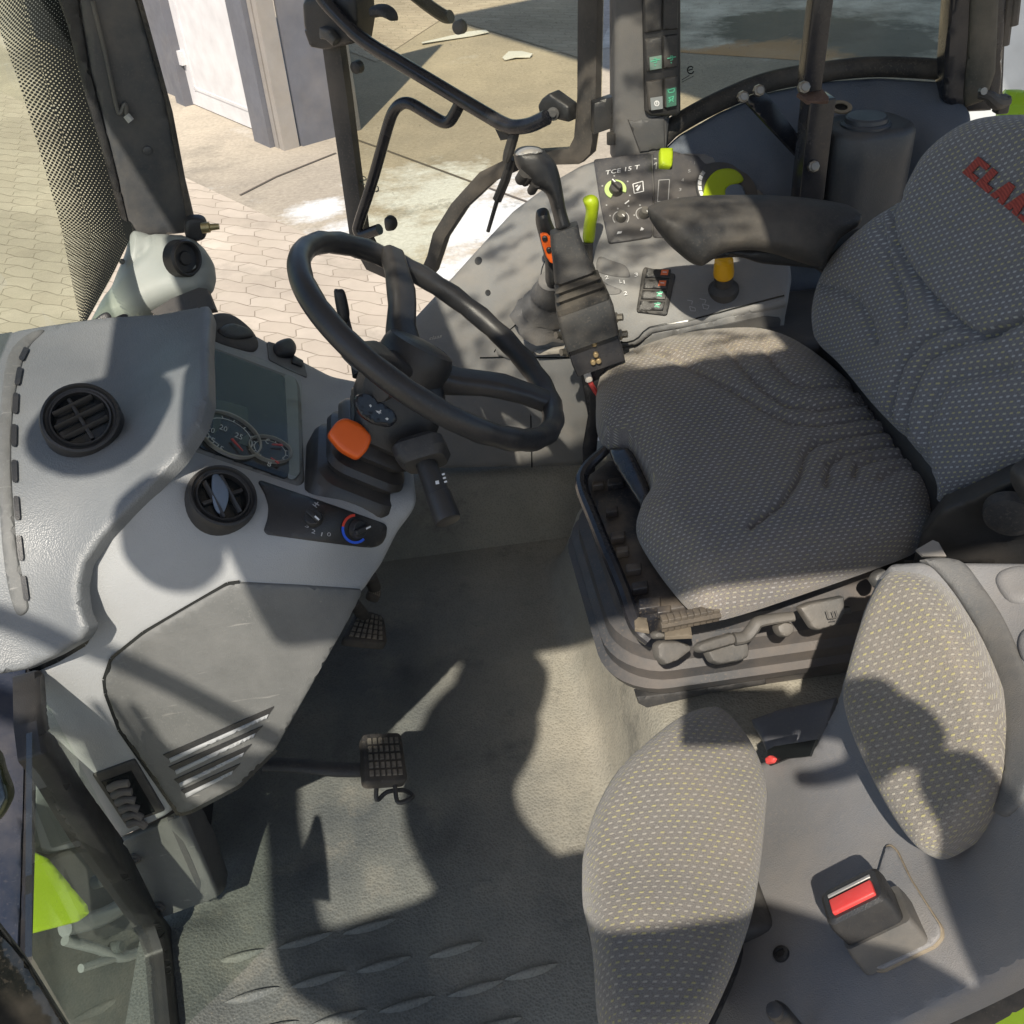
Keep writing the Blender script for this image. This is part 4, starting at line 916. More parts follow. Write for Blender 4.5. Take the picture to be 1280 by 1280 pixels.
# ================================================================== DRIVER SEAT
seat = thing('driver_seat', "driver's seat in dark dashed cloth with red lettering on the backrest", 'seat', (.4,1.14,.2))
FCu = TPS([(760,470,'z',.49),(880,765,'z',.455),(1165,640,'z',.46),(1000,440,'z',.50),(745,520,'z',.485),(950,600,'z',.475),(1100,560,'z',.47)])
cus = [(745,505),(747,482),(765,463),(810,441),(860,427),(920,421),(960,424),(1000,440),(1050,478),(1100,528),(1140,580),(1166,620),(1168,650),(1150,680),(1100,702),(1000,737),(930,760),(892,768),(865,757),
       (838,728),(812,692),(797,664),(797,645),(808,625),(811,608),(800,585),(783,562),(757,555),(746,532)]
gq = .010
gr = [(k6((250,135),(390,195),(500,250),(580,300),(650,335),(720,342),(860,325),(940,300)), .011, 4.6), (k6((480,130),(520,190),(580,250),(640,290),(720,300),(850,285),(920,262)), .011, 4.6),
      (k6((580,140),(610,190),(650,230),(710,245),(850,232)), .010, 4.6), (k6((540,625),(620,560),(665,490),(680,420),(712,392),(790,375),(960,355)), .011, 4.6),
      (k6((735,510),(742,455),(780,425),(850,412),(965,395)), .011, 4.6), (k6((808,490),(815,460),(860,445),(985,430)), .010, 4.6), (k6((880,500),(920,478),(1000,465)), .007, 4.6)]
def seat_relief(pp):
    c = np.array(k6((560,370))[0]); d = np.linalg.norm((pp-c)*np.array((1,1.3)), axis=1); return -.012*np.exp(-(d/140)**2)
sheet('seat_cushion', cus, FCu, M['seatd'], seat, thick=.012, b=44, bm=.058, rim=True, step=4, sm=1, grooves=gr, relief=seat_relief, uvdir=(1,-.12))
PB = plane3(Vector((.61,1.38,.56)), Vector((.64,1.0,.52)), Vector((.735,1.2,.93)))
bak = [(1012,418),(1010,385),(1020,345),(1045,305),(1085,270),(1118,248),(1132,222),(1155,184),(1195,152),(1240,140),(1300,140),(1360,150),(1420,200),(1440,300),(1430,420),(1400,520),(1340,565),(1280,590),(1240,612),(1195,632),(1178,636),(1168,628),(1168,602),(1140,560),(1090,508),(1045,458),(1020,435)]
hb = [(k3((905,560),(900,660),(910,740),(945,810),(1000,880),(1080,960),(1150,1015),(1200,1035),(1280,1005),(1360,960)), .014, 5.5), (k3((868,700),(895,800),(930,880),(955,950),(960,1010)), .011, 5.5),
      (k3((690,880),(760,900),(810,940),(850,1000),(872,1060)), .010, 5.5), (k6((1130,20),(1060,60),(1010,120),(985,200),(965,260),(980,320)), .011, 5.5), (k6((1250,40),(1130,80),(1080,110),(1050,170),(1020,240),(1010,300),(1020,350)), .011, 5.5),
      (k6((1280,130),(1180,150),(1120,180),(1095,230),(1065,300),(1050,380)), .010, 8)]
def back_relief(pp):
    c = np.array((1180,480)); d = np.linalg.norm((pp-c)*np.array((1,1.0)), axis=1); return .018*np.exp(-(d/90)**2)-.008
bk = sheet('backrest', bak, PB, M['seat'], seat, thick=.03, b=34, bm=.05, rim=True, step=4, sm=1, lift=-.02, grooves=hb, relief=back_relief, uvdir=(1,-.25))
redth, nt, bs = newmat('red embroidery'); co = coords(nt); wv_ = nt.nodes.new('ShaderNodeTexWave'); wv_.inputs['Scale'].default_value = 260; nt.links.new(co, wv_.inputs[0])
nt.links.new(mixc(nt, wv_.outputs['Fac'], (.22,.035,.03,1), (.34,.06,.045,1)), bs.inputs['Base Color']); bs.inputs['Roughness'].default_value = .8; bump(nt, bs, wv_.outputs['Fac'], .5, .001)
# embroidered word, block capitals built stroke by stroke on the cloth
def blockword(word, f, p0, ustep, vv, lift, mat, parent):
    G_ = {'C': [(0,0,.84,.27),(0,.73,.84,1),(0,0,.38,1)], 'L': [(0,0,.84,.31),(0,0,.40,1)], 'A': [((0,0),(.34,0),(.66,1),(.24,1)),((.54,0),(.88,0),(.66,1),(.24,1)),((.2,.22),(.66,.22),(.6,.42),(.26,.42))], 'S': [(0,0,.8,.22),(0,.39,.8,.61),(0,.78,.8,1),(0,.4,.28,1),(.52,0,.8,.6)]}
    polys = []
    for i, ch in enumerate(word):
        for q in G_[ch]:
            q = q if isinstance(q[0], tuple) else ((q[0],q[1]),(q[2],q[1]),(q[2],q[3]),(q[0],q[3]))
            polys.append([(p0[0]+ustep[0]*(i+x*1.02)+vv[0]*y, p0[1]+ustep[1]*(i+x*1.02)+vv[1]*y) for x, y in q])
    mb = MB()
    for j, P in enumerate(polys):
        e = lift+(j%4)*.0002; a = [at(f, x, y, e) for x, y in P]; b_ = [at(f, x, y, e+.0012) for x, y in P]
        mb.add(a+b_, [(3,2,1,0),(4,5,6,7),(0,1,5,4),(1,2,6,5),(2,3,7,6),(3,0,4,7)])
    return mb.build('lettering', mat, parent, 0)
blockword('CLAAS', PB, (1223,219), (17.5,14), (20,-20), .0235, redth, bk)
# frame, suspension and controls
pan_m = M['steel']
FP = TPS([(730,600,'z',.43),(790,745,'z',.43),(880,790,'z',.43),(1060,730,'z',.44),(800,560,'z',.44),(900,650,'z',.44)])
sheet('seat_pan', [(726,600),(760,575),(800,560),(900,620),(1080,680),(1085,696),(960,735),(890,752),(835,762),(800,782),(785,745)], FP, pan_m, seat, thick=.03, b=3, bm=.004, step=8)
fr = W(728,600,z=.445); fn = W(797,790,z=.43)
mb = MB(); mb.tube([W(757,562,z=.47), W(727,598,z=.45), W(745,655,z=.445), W(778,735,z=.44), W(795,782,z=.43), W(812,800,z=.42)], [.008,.010,.010,.010,.010,.009], 10)
mb.build('frame_rail', M['blackg'], seat)
f2 = plane_line(W(760,565,z=.47), W(802,640,z=.47))
sheet('support_beam', m3((228,30),(315,25),(345,90),(408,235),(375,290),(300,170),(250,90)), Plane(W(780,600,z=.475),(-.6,-.1,.8)), M['blackg'], seat, thick=.04, b=5, bm=.006, step=5, sm=3)
for x, y, w_ in ((770,605,.014),(765,640,.010),(772,672,.012),(778,690,.010),(792,712,.012),(800,735,.012),(812,757,.016),(830,765,.010),(748,607,.01)):
    MB().rbox(W(x,y,z=.437), (w_*.9,0,0), (.15*w_,w_*.6,0), (0,0,.006), .002).build('bracket', M['steel'], seat)
mb = MB()
for i in range(9): mb.rbox(W(830+i*8, 779-i*1.6, z=.452), (.004,0,0), (0,.006,0), (0,0,.010), .001)
mb.tube([W(826,782,z=.452), W(900,768,z=.452)], .005, 8)
mb.build('adjuster_rack', plastic('dusty steel rack', (.07,.06,.05,1), .6, 400, .2, dust=.7, dustcol=(.24,.19,.13,1)), seat)
for P in (((470,805),(580,790),(590,850),(475,855)), ((345,770),(400,775),(410,830),(350,820))): sheet('bracket_plate', m3(*P), FP, plastic('dusty bracket', (.10,.085,.065,1), .7, 400, .2, dust=.7, dustcol=(.24,.19,.13,1)), seat, thick=.006, b=1, bm=.001, step=5, lift=.012)
# bellows: stacked rounded steps around the suspension
BX0, BX1, BY0, BY1 = .222, .66, .99, 1.36
lc = W(815,862,z=.22)
bx, by = (BX0+BX1)/2, (BY0+BY1)/2
secs = []
for z, o in ((.205,-.012),(.235,.0),(.243,.012),(.262,.020),(.268,.010),(.290,.014),(.298,.004),(.322,.004),(.330,-.010),(.352,-.014),(.362,-.03),(.385,-.036),(.40,-.06),(.42,-.07)):
    secs.append(rrect((bx, by, z), (1,0,0), (0,1,0), (BX1-BX0)/2+o, (BY1-BY0)/2+o, .085, 9))
MB().loft(secs).build('suspension_bellows', M['bellows'], seat, 25)
sheet('slide_rail', m3((358,1085),(400,1080),(700,1040),(900,1005),(905,1030),(640,1075),(400,1130),(365,1112)), Plane((0,.985,.2),(0,-1,.15)), M['blackm'], seat, thick=.02, b=2, bm=.002, step=7)
# levers along the near side
FL1 = TPS([(825,810,'z',.405),(900,790,'z',.40),(1040,760,'z',.405),(960,830,'z',.36)])
def lev(name, P, lift, th, m='greyp', b=4, par=seat, **kw): return blob(name, P, FL1, M[m], par, thick=th, b=b, step=3.5, lift=lift, sm=4, **kw)
lev('lever_handle', m3((560,870),(575,852),(640,830),(725,806),(740,835),(735,860),(660,880),(590,897),(568,890)), .022, .024)
MB().tube([at(FL1, *m3(p)[0], .03) for p in ((730,835),(780,825),(812,790),(835,762),(900,748),(985,738))], [.010,.009,.009,.0085,.008,.007], 10, flat=.7).build('lever_arm', M['greyp'], seat)
lev('paddle', m3((625,888),(700,862),(805,835),(818,875),(812,915),(780,932),(690,948),(650,935)), .004, .026)
o = lev('height_paddle', m3((1002,700),(1050,680),(1196,652),(1200,720),(1170,775),(1090,800),(1060,790)), .018, .026)
decal('seat_symbol', stroke(m3((1102,712),(1112,745),(1135,742)), 1.3)+stroke(m3((1126,715),(1135,742),(1148,738),(1140,712)), 1.3)+stroke(m3((1115,755),(1142,752)), 1.3), FL1, M['blackm'], o, .0455)
lev('knob', m3((912,775),(950,755),(990,765),(998,800),(970,830),(940,828),(918,805)), .012, .034)
lev('knob', m3((408,860),(430,842),(500,842),(555,860),(560,885),(500,930),(450,948),(415,915)), .010, .03)
lev('knob', m3((395,815),(420,800),(465,815),(462,838),(405,838)), .012, .024)
lev('knob', m7((600,150),(615,120),(655,100),(672,130),(660,170),(625,188)), .015, .03)
lev('bracket', m3((1205,705),(1255,695),(1262,735),(1210,732)), .0, .01)
# dark shell and cab rear wall behind the seat
MB().rbox((.70,1.22,.30), (.07,0,0), (0,.24,0), (.02,0,.24), .02).build('back_shell', M['black'], seat)
sheet('lower_shell', [(1030,470),(1070,470),(1150,570),(1185,640),(1180,700),(1130,700),(1150,650),(1120,590),(1060,520)], Plane(Vector((.60,1.2,.44)),(-.2,0,1)), M['black'], seat, thick=.03, step=10)
# armrest
AP = Plane(W(960,290,y=1.37), (.05,-1,.12))
ar = [(x,y+6) for x, y in k3((157,658),(168,645),(215,628),(330,614),(500,611),(640,618),(760,635),(800,650),(780,690),(720,725),(690,770),(660,812),(600,800),(520,775),(440,762),(370,768),(340,780),(300,806),(275,808),(235,780),(195,735),(165,690))]
arm = sheet('armrest', ar, AP, M['blackm'], seat, thick=.06, b=26, bm=.036, step=6, lift=.004, sm=1, relief=lambda pp: .016*np.clip((pp[:,1]-(252+ (pp[:,0]-825)*.03))/45,0,1))
sheet('armrest_base', k3((270,806),(340,775),(420,768),(560,775),(650,812),(720,760),(800,720),(830,760),(700,860),(640,830),(480,815),(400,795)), Plane(W(960,320,y=1.40), (0,-1,.1)), M['black'], seat, thick=.03, b=6, bm=.006, step=7, sm=1)
# recliner cover at the near rear, metal strap and black shell under the backrest
RS = plane3(W(1170,650,y=.93), W(1285,620,y=.87), W(1230,700,y=.90))
sheet('recliner_cover', [(1150,672),(1175,640),(1215,624),(1255,604),(1300,585),(1320,720),(1200,705),(1140,706)], RS, M['black'], seat, thick=.03, b=5, bm=.006, step=8)
MB().lathe(W(1262,645,y=.862), nrm(RS,1262,645), [(.030,-.01),(.028,.004),(.022,.006),(0,.006)], 28).build('hinge_cap', M['blackm'], seat)
blob('recliner_wheel', [(1262,590),(1275,576),(1300,570),(1310,640),(1285,632),(1268,612)], Plane(W(1275,600,y=.84),(0,-1,.1)), M['blackm'], seat, thick=.04, b=7)
sheet('belt_strap', m7((812,40),(880,0),(905,10),(938,68),(840,66)), Plane(W(1160,690,z=.50),(0,-.5,1)), plastic('grey metal bracket', (.30,.29,.27,1), .5, 400, .1, dust=.4), seat, thick=.004, step=6, lift=.012)
o = thing('belt_buckle', "red topped belt buckle at the far side of the driver's seat", 'buckle', W(955,424,y=1.47))
blob('buckle_button', m1((1035,1158),(1085,1138),(1100,1160),(1080,1180),(1045,1176)), Plane(W(952,425,y=1.47),(-.3,-.8,.6)), M['red'], o, thick=.02, b=4, step=3)
MB().tube([W(960,426,y=1.475), W(972,438,y=1.478), W(1000,440,y=1.48)], [.008,.008,.007], 8).build('stem', M['black'], o)
# ================================================================== PASSENGER SEAT, LEFT WHEEL ARCH
FF = TPS([(930,1000,'z',.33),(925,1240,'z',.35),(1000,1290,'z',.37),(1290,1290,'z',.48),(1290,1000,'z',.585),(1290,700,'z',.63),(1135,703,'z',.61),(1050,860,'z',.47),(1000,920,'z',.40),(1190,1060,'z',.475),(1090,1130,'z',.425),(960,960,'z',.345),(1200,850,'z',.555)])
M['archd'] = plastic('dark grey arch plastic', (.095,.098,.10,1), .55, 800, .3, dust=.25)
arch = thing('wheel_arch_panel', 'grey moulded panel over the near wheel arch carrying the passenger backrest', 'panel', (.45,.6,.2))
sheet('arch_cover', [(930,955),(985,940),(1015,930),(1040,880),(1055,830),(1075,760),(1092,722),(1110,702),(1150,699),(1330,699),(1330,1180),(1200,1245),(1100,1295),(985,1320),(900,1330),(850,1330),(868,1200),(905,1090)], FF, M['fenderl'], arch, thick=.04, b=10, bm=.015, step=10, sm=6)
ridge = [(1150,700),(1168,712),(1200,752),(1232,810),(1250,880),(1256,940),(1250,990),(1240,1010),(1262,1020),(1292,980),(1300,920),(1286,850),(1258,780),(1226,730),(1198,700)]
MB().rbox((.80,.55,.20), (.22,0,0), (0,.30,0), (0,0,.34), .05).build('arch_end', M['fenderl'], arch)
sheet('backrest_surround', ridge, FF, M['archd'], arch, thick=.008, b=6, bm=.004, step=7, lift=.004, sm=1)
for P in (((1160,160),(1190,110),(1280,95),(1340,140),(1330,240),(1220,245)), ((1255,430),(1275,370),(1340,350),(1340,500),(1280,495))):
    sheet('moulded_pad', m7(*P), FF, M['fenderl'], arch, thick=.01, b=12, bm=.006, step=7, lift=.006, sm=1)
tr_ = sheet('storage_tray', m7((130,735),(250,690),(490,640),(440,800),(410,826),(230,855),(200,880),(170,800)), TPS([(940,900,'z',.235),(1040,872,'z',.27),(965,940,'z',.235),(1030,920,'z',.25)]), plastic('grey tray', (.12,.125,.14,1), .4, 900, .1, dust=.2), arch, thick=.02, b=4, bm=.004, step=7)
MB().tube([at(FF, *m7(p)[0], -.09) for p in ((240,760),(270,735),(320,735),(370,770),(405,820))], .004, 8).build('tray_rib', plastic('grey tray rib', (.16,.165,.18,1), .35, 900, .1), tr_)
sheet('tray_opening', m7((205,870),(235,852),(412,824),(385,895),(290,905),(215,935)), FF, M['screen'], arch, thick=.004, step=8, lift=.003)
sheet('red_latch', m7((205,905),(228,890),(250,905),(240,925),(208,932)), FF, M['red'], arch, thick=.006, b=2, bm=.002, step=3, lift=.008, sm=2)
for x, y in ((977,1193),):
    c = at(FF, x, y); MB().lathe(c, nrm(FF,x,y), [(.0085,-.001),(.008,.003),(.005,.004),(.0045,.002),(0,.002)], 18).build('screw', M['black'], arch)
# backrest pad
pbk = [(1130,712),(1160,724),(1200,778),(1235,858),(1253,930),(1250,985),(1226,1020),(1182,1053),(1152,1063),(1130,1046),(1100,1000),(1066,930),(1051,882),(1052,850),(1068,790),(1085,745),(1106,714)]
FBk = TPS([(1130,712,'z',.640),(1253,930,'z',.585),(1152,1063,'z',.505),(1051,870,'z',.525),(1150,880,'z',.565)])
pcs = thing('passenger_seat', 'passenger seat in dusty dashed cloth, cushion folded beside the wheel arch panel', 'seat', (.15,.6,.2))
sheet('backrest', pbk, FBk, M['seat2'], pcs, thick=.02, b=26, bm=.03, rim=True, step=6, sm=1, lift=-.016, uvdir=(1,-.25))
# cushion
FQ = TPS([(730,1100,'z',.43),(900,880,'z',.43),(962,960,'z',.415),(850,1280,'z',.44),(930,1120,'z',.415),(800,1150,'z',.45),(850,980,'z',.445)])
cu2 = [(720,1085),(724,1045),(738,1000),(767,950),(810,910),(850,882),(885,871),(910,876),(935,900),(957,935),(970,975),(969,1010),(963,1070),(951,1135),(932,1195),(910,1245),(884,1285),(842,1312),(792,1314),(760,1290),(740,1235),(729,1150)]
sheet('cushion', cu2, FQ, M['seat2'], pcs, thick=.015, b=40, bm=.055, rim=True, step=6, sm=1, lift=-.04, uvdir=(1,.06))
sheet('cushion_shell', [(x+ (10 if x > 850 else 0), y+6) for x, y in cu2], FQ, M['black'], pcs, thick=.02, b=5, bm=.01, step=8, sm=1, lift=-.06)
mb = MB(); mb.rbox(W(880,1130,z=.30), (.05,0,0), (0,.08,0), (0,0,.07), .01); mb.build('hinge_bracket', M['blackm'], pcs)
# buckle on its base plate
bu = thing('seat_belt_buckle', 'black belt buckle with red release button on a tan edged base plate', 'buckle', at(FF,1090,1130))
base = k8((938,478),(952,474),(966,486),(1000,558),(1040,620),(1080,680),(1082,706),(1062,730),(930,793),(905,790),(885,765),(865,725),(880,640),(920,540))
sheet('base_plate', base, FF, M['tan'], bu, thick=.004, b=1, bm=.001, step=7, lift=.004, sm=5)
cen = np.array((990,680)); sheet('base_cover', [tuple(np.array(k8((cen[0]+(x/.5-1280-cen[0])*.955, cen[1]+(y/.5-1640-cen[1])*.955))[0])) for x, y in base], FF, M['fenderl'], bu, thick=.004, b=2, bm=.001, step=7, lift=.007, sm=5)
n = nrm(FF,1090,1120); b0 = at(FF, *k8((943,706))[0], .0); t0 = CAM+ray(*k8((900,610))[0])*1.0; bd = (n*.9+Vector((-.1,.12,0))).normalized()
ua = (at(FF, *k8((985,640))[0])-at(FF, *k8((865,690))[0])).normalized(); ua = (ua-bd*ua.dot(bd)).normalized(); va = bd.cross(ua)
MB().loft([rrect(b0+bd*s, ua, va, w, h, .006) for s, w, h in ((-.005,.034,.024),(.02,.034,.024),(.030,.033,.023))]).build('boot', M['greyp'], bu, 30)
MB().loft([rrect(b0+bd*s-ua*.002, ua, va, w, h, .007) for s, w, h in ((.028,.029,.020),(.052,.031,.0215),(.060,.030,.021),(.063,.027,.018))]).build('buckle_housing', M['black'], bu, 30)
tq_ = b0+bd*.064-ua*.002
MB().rbox(tq_-va*.006, ua*.0215, va*.0085, bd*.003, .0015).build('release_button', M['red'], bu)
MB().rbox(tq_+va*.009, ua*.022, va*.002, bd*.001, .0008).build('latch_slot', M['silver'], bu)
kb = thing('gas_strut', 'short black strut end poking up at the bottom edge of the wheel arch panel', 'strut', W(980,1270,z=.40))
MB().tube([W(966,1262,z=.42), W(976,1268,z=.415), W(1000,1290,z=.38)], [.009,.0095,.006], 14).build('ball_end', M['black'], kb)
MB().lathe(W(968,1263,z=.428), (-.3,-.2,.9), [(.008,-.004),(.007,.003),(.003,.005),(0,.005)], 14).build('cap', M['blackm'], kb)
sill = thing('door_sill', 'black door seal strip along the bottom right corner', 'sill', W(1200,1260,z=.36))
FSl = TPS([(1000,1290,'z',.34),(1290,1190,'z',.44),(1290,1290,'z',.36),(1150,1300,'z',.32)])
sheet('seal', k8((940,935),(1000,915),(1140,840),(1300,755),(1300,830),(1150,915),(1090,950)), FSl, M['rubber'], sill, thick=.03, b=4, bm=.005, step=8, lift=.02)
sheet('green_fender', k8((1080,960),(1150,910),(1300,825),(1310,960)), FSl, M['limep'], tag(thing('left_fender', 'lime green fender edge below the door seal', 'fender', W(1250,1270,z=.3)), None, None), thick=.02, b=3, bm=.004, step=8, lift=.005)
# ================================================================== FAR SIDE: PILLARS, WINDOWS, FENDER
post = plastic('dark blue grey pillar paint', (.042,.049,.058,1), .35, 400, .06, dust=.25)
frame = thing('cab_frame', 'dark cab pillars and roof of the tractor', 'cab frame', (0,1.1,0))
def vbar(name, foot, z0, z1, hx, hy, m, lean=(0,0), rot=0., bev=.008, par=frame):
    u = Vector((math.cos(rot), math.sin(rot), 0)); v = Vector((-u.y, u.x, 0)); a = Vector((foot.x, foot.y, z0)); b = Vector((foot.x+lean[0], foot.y+lean[1], z1))
    d = (b-a); return MB().rbox((a+b)/2, u*hx, v*hy, d/2, bev).build(name, m, par, 30)
YA = 1.77
wl = lambda px, py, y=YA: W(px, py, y=y)
ap = [wl(*p) for p in ((62,-40),(160,-40),(246,280),(236,300),(170,300),(120,140))]
FA = Plane(wl(180,150), Vector((.25,-1,.0)))
sheet('front_pillar', [(90,-40),(160,-40),(176,10),(210,130),(246,282),(240,292),(162,300),(140,200),(112,90)], FA, post, frame, thick=.06, b=6, bm=.008, step=10)
sheet('pillar_gutter', [(58,-40),(92,-40),(112,85),(142,200),(166,300),(158,300),(132,205),(104,110),(84,30)], FA, M['black'], frame, thick=.03, b=4, bm=.006, step=10, lift=.004)
sheet('door_seal', [(160,-40),(166,-40),(182,15),(216,140),(262,385),(266,400),(256,390),(238,300),(207,130)], FA, M['rubber'], frame, thick=.03, b=2, bm=.004, step=10, lift=.004)
MB().lathe(at(FA,184,188), nrm(FA,184,188), [(.008,-.002),(.007,.003),(.004,.004),(0,.004)], 16).build('screw', post, frame)
MB().tube([at(FA,115,0,.006), at(FA,130,60,.006), at(FA,145,130,.006), at(FA,150,140,.008), at(FA,156,128,.010), at(FA,158,142,.010), at(FA,163,148,.012)], .0035, 8).build('washer_pipe', M['greyp'], frame)
MB().tube([at(FA,157,142,.010), at(FA,163,149,.012)], .006, 8).build('pipe_end', plastic('pale pipe end', (.4,.4,.38,1)), frame)
hg = thing('door_latch_pin', 'brass coloured latch pin on a black block beside the far front pillar', 'latch', wl(255,285))
blob('block', [(232,272),(248,268),(258,275),(257,296),(240,300),(231,292)], Plane(wl(245,285,1.74),(.1,-1,.1)), M['black'], hg, thick=.04, b=4, step=4)
MB().tube([wl(252,285,1.72), wl(262,284,1.72), wl(263,284,1.72), wl(274,283,1.72)], [.009,.009,.006,.005], 12, sm=False).build('pin', plastic('brass pin', (.40,.33,.17,1), .35, 400, .05, metal=.8), hg)
# corner air duct cover
FT = TPS([(165,290,'y',1.72),(235,295,'y',1.72),(250,340,'y',1.64),(150,355,'y',1.66),(115,402,'y',1.62),(200,380,'y',1.62)])
duct = thing('corner_duct', 'light grey corner duct cover with one round outlet between dashboard and pillar', 'air duct', at(FT,190,350))
dm = plastic('pale grey green duct plastic', (.25,.275,.26,1), .5, 1000, .12, dust=.15)
sheet('cover', k1((455,935),(470,870),(490,842),(560,856),(680,855),(740,890),(775,940),(785,1000),(770,1050),(740,1078),(650,1090),(560,1130),(500,1175),(440,1200),(310,1215),(360,1120),(410,1040)), FT, dm, duct, thick=.04, b=20, bm=.03, step=6, sm=5, lift=.01,
      grooves=[(k1((690,860),(600,880),(560,920),(480,1000),(400,1070)), .004, 4), (k1((560,856),(530,900),(540,950)), .004, 4)])
c = at(FT,243,337,.030); nd = (Vector((.75,-.62,.2))).normalized()
MB().lathe(c, nd, [(.030,-.02),(.030,.002),(.027,.006),(.024,.005),(.022,-.002),(.012,-.003),(.010,.0),(0,.0)], 28).build('outlet', M['black'], duct)
MB().lathe(at(FT,156,330,.012), nrm(FT,156,330), [(.005,0),(.004,.002),(0,.002)], 12).build('screw', M['greyp'], duct)
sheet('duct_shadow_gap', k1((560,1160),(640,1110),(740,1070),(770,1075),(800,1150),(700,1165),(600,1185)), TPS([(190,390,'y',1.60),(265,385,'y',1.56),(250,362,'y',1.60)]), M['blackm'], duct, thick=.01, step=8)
mb = MB()
for P in (((345,1200),(375,1170),(400,1162),(415,1180),(395,1200)), ((412,1195),(440,1175),(465,1168),(478,1178),(450,1200))):
    f_ = Plane(W(135,398,y=1.35), (.2,-.8,.6)); blob('vent_fin', k1(*P), f_, M['black'], duct, thick=.008, b=3, step=3)
# windscreen
FW = TPS([(85,-30,'y',1.76),(165,290,'y',1.74),(100,410,'x',-.47),(0,425,'x',-.56),(0,200,'x',-.60),(-40,0,'x',-.62),(-320,425,'x',-.60),(-320,100,'x',-.64)])
ws = thing('windscreen', 'front windscreen pane with dotted black border along the pillar', 'windscreen', at(FW,60,300))
sheet('pane', [(-400,-40),(88,-40),(108,90),(140,200),(166,292),(140,345),(104,408),(-45,430),(-400,470)], FW, M['gl2'], ws, thick=.005, step=25)
dm_, nt, bs = newmat('dotted black border'); nt.nodes.remove(bs); co = coords(nt, 'UV'); s = nt.nodes.new('ShaderNodeSeparateXYZ'); nt.links.new(co, s.inputs[0])
rot = nt.nodes.new('ShaderNodeMapping'); rot.inputs['Scale'].default_value = (1/.0058,1/.0058,1); rot.inputs['Rotation'].default_value = (0,0,R(45)); 
uvn = nt.nodes.new('ShaderNodeUVMap'); uvn.uv_map = 'UVMap'; nt.links.new(uvn.outputs[0], rot.inputs[0])
fr_ = nt.nodes.new('ShaderNodeVectorMath'); fr_.operation = 'FRACTION'; nt.links.new(rot.outputs[0], fr_.inputs[0])
di = nt.nodes.new('ShaderNodeVectorMath'); di.operation = 'DISTANCE'; nt.links.new(fr_.outputs[0], di.inputs[0]); di.inputs[1].default_value = (.5,.5,0)
atn = nt.nodes.new('ShaderNodeAttribute'); atn.attribute_name = 'edge'
rad = ramp(nt, atn.outputs['Fac'], .20, 1, .10, .46); hole = math_(nt, 'LESS_THAN', di.outputs['Value'], rad)
big = math_(nt, 'GREATER_THAN', atn.outputs['Fac'], .62)   # inner zone: dots of ink on clear glass
hole2 = math_(nt, 'GREATER_THAN', di.outputs['Value'], ramp(nt, atn.outputs['Fac'], .62, 1, .50, .36))
sel = nt.nodes.new('ShaderNodeMix'); sel.data_type = 'FLOAT'; nt.links.new(big, sel.inputs[0]); nt.links.new(hole, sel.inputs[2]); nt.links.new(hole2, sel.inputs[3])
tr = N(nt, 'ShaderNodeBsdfTransparent'); ink = N(nt, 'ShaderNodeBsdfDiffuse'); ink.inputs[0].default_value = (.02,.022,.022,1); mx = nt.nodes.new('ShaderNodeMixShader')
nt.links.new(sel.outputs[0], mx.inputs[0]); nt.links.new(ink.outputs[0], mx.inputs[1]); nt.links.new(tr.outputs[0], mx.inputs[2]); nt.links.new(mx.outputs[0], nt.nodes['Material Output'].inputs[0])
outer = [(62,-40),(88,-40),(108,90),(140,200),(166,292),(140,345),(104,410)]; inner = [(-30,-40),(-12,0),(22,100),(52,205),(76,290),(88,350),(101,411)]
V, Fc, E_, UV = [], [], [], []
nr, nc = 40, 12
def lerp_line(P, u):
    u = u*(len(P)-1); i = min(int(u), len(P)-2); return np.array(P[i])*(1-u+i)+np.array(P[i+1])*(u-i)
o_pts, i_pts = [lerp_line(outer, i/nr) for i in range(nr+1)], [lerp_line(inner, i/nr) for i in range(nr+1)]
lv = 0
for i in range(nr+1):
    A_, B_ = at(FW, *o_pts[i], .004), at(FW, *i_pts[i], .004)
    if i: lv += (A_-pa).length
    pa = A_
    for j in range(nc+1):
        q = j/nc; V.append(A_*(1-q)+B_*q); E_.append(q); UV.append((q*(A_-B_).length, lv))
Fc = [(i*(nc+1)+j, i*(nc+1)+j+1, (i+1)*(nc+1)+j+1, (i+1)*(nc+1)+j) for i in range(nr) for j in range(nc)]
o = mesh('dotted_border', V, Fc, dm_, ws, 0, uv=UV); at_ = o.data.attributes.new('edge', 'FLOAT', 'POINT'); at_.data.foreach_set('value', E_)
# rear side pillar with switches
FBp = Plane(W(810,100,y=1.76), (-.1,-1,.05))
sheet('middle_pillar', [(768,-40),(850,-40),(850,140),(838,148),(832,205),(768,205)], FBp, plastic('grey pillar trim', (.10,.10,.102,1), .55, 900, .2, dust=.15), frame, thick=.07, b=7, bm=.012, step=9)
swp = thing('switch_column', 'tall black column of rocker switches on the grey middle pillar', 'switch panel', at(FBp,826,80))
sheet('panel', m8((100,-60),(318,-60),(318,640),(300,655),(150,655),(115,635)), FBp, M['black'], swp, thick=.012, b=4, bm=.004, step=8, lift=.012, sm=4)
def rocker(P, sym=None, lit=False):
    o = sheet('rocker_switch', m8(*P), FBp, M['blackm'] if not lit else M['greyp'], swp, thick=.008, b=3, bm=.003, step=4, lift=.018, sm=2)
    return o
rocker(((108,-50),(208,-50),(206,165),(112,178))); rocker(((214,-50),(302,-50),(300,158),(212,165)))
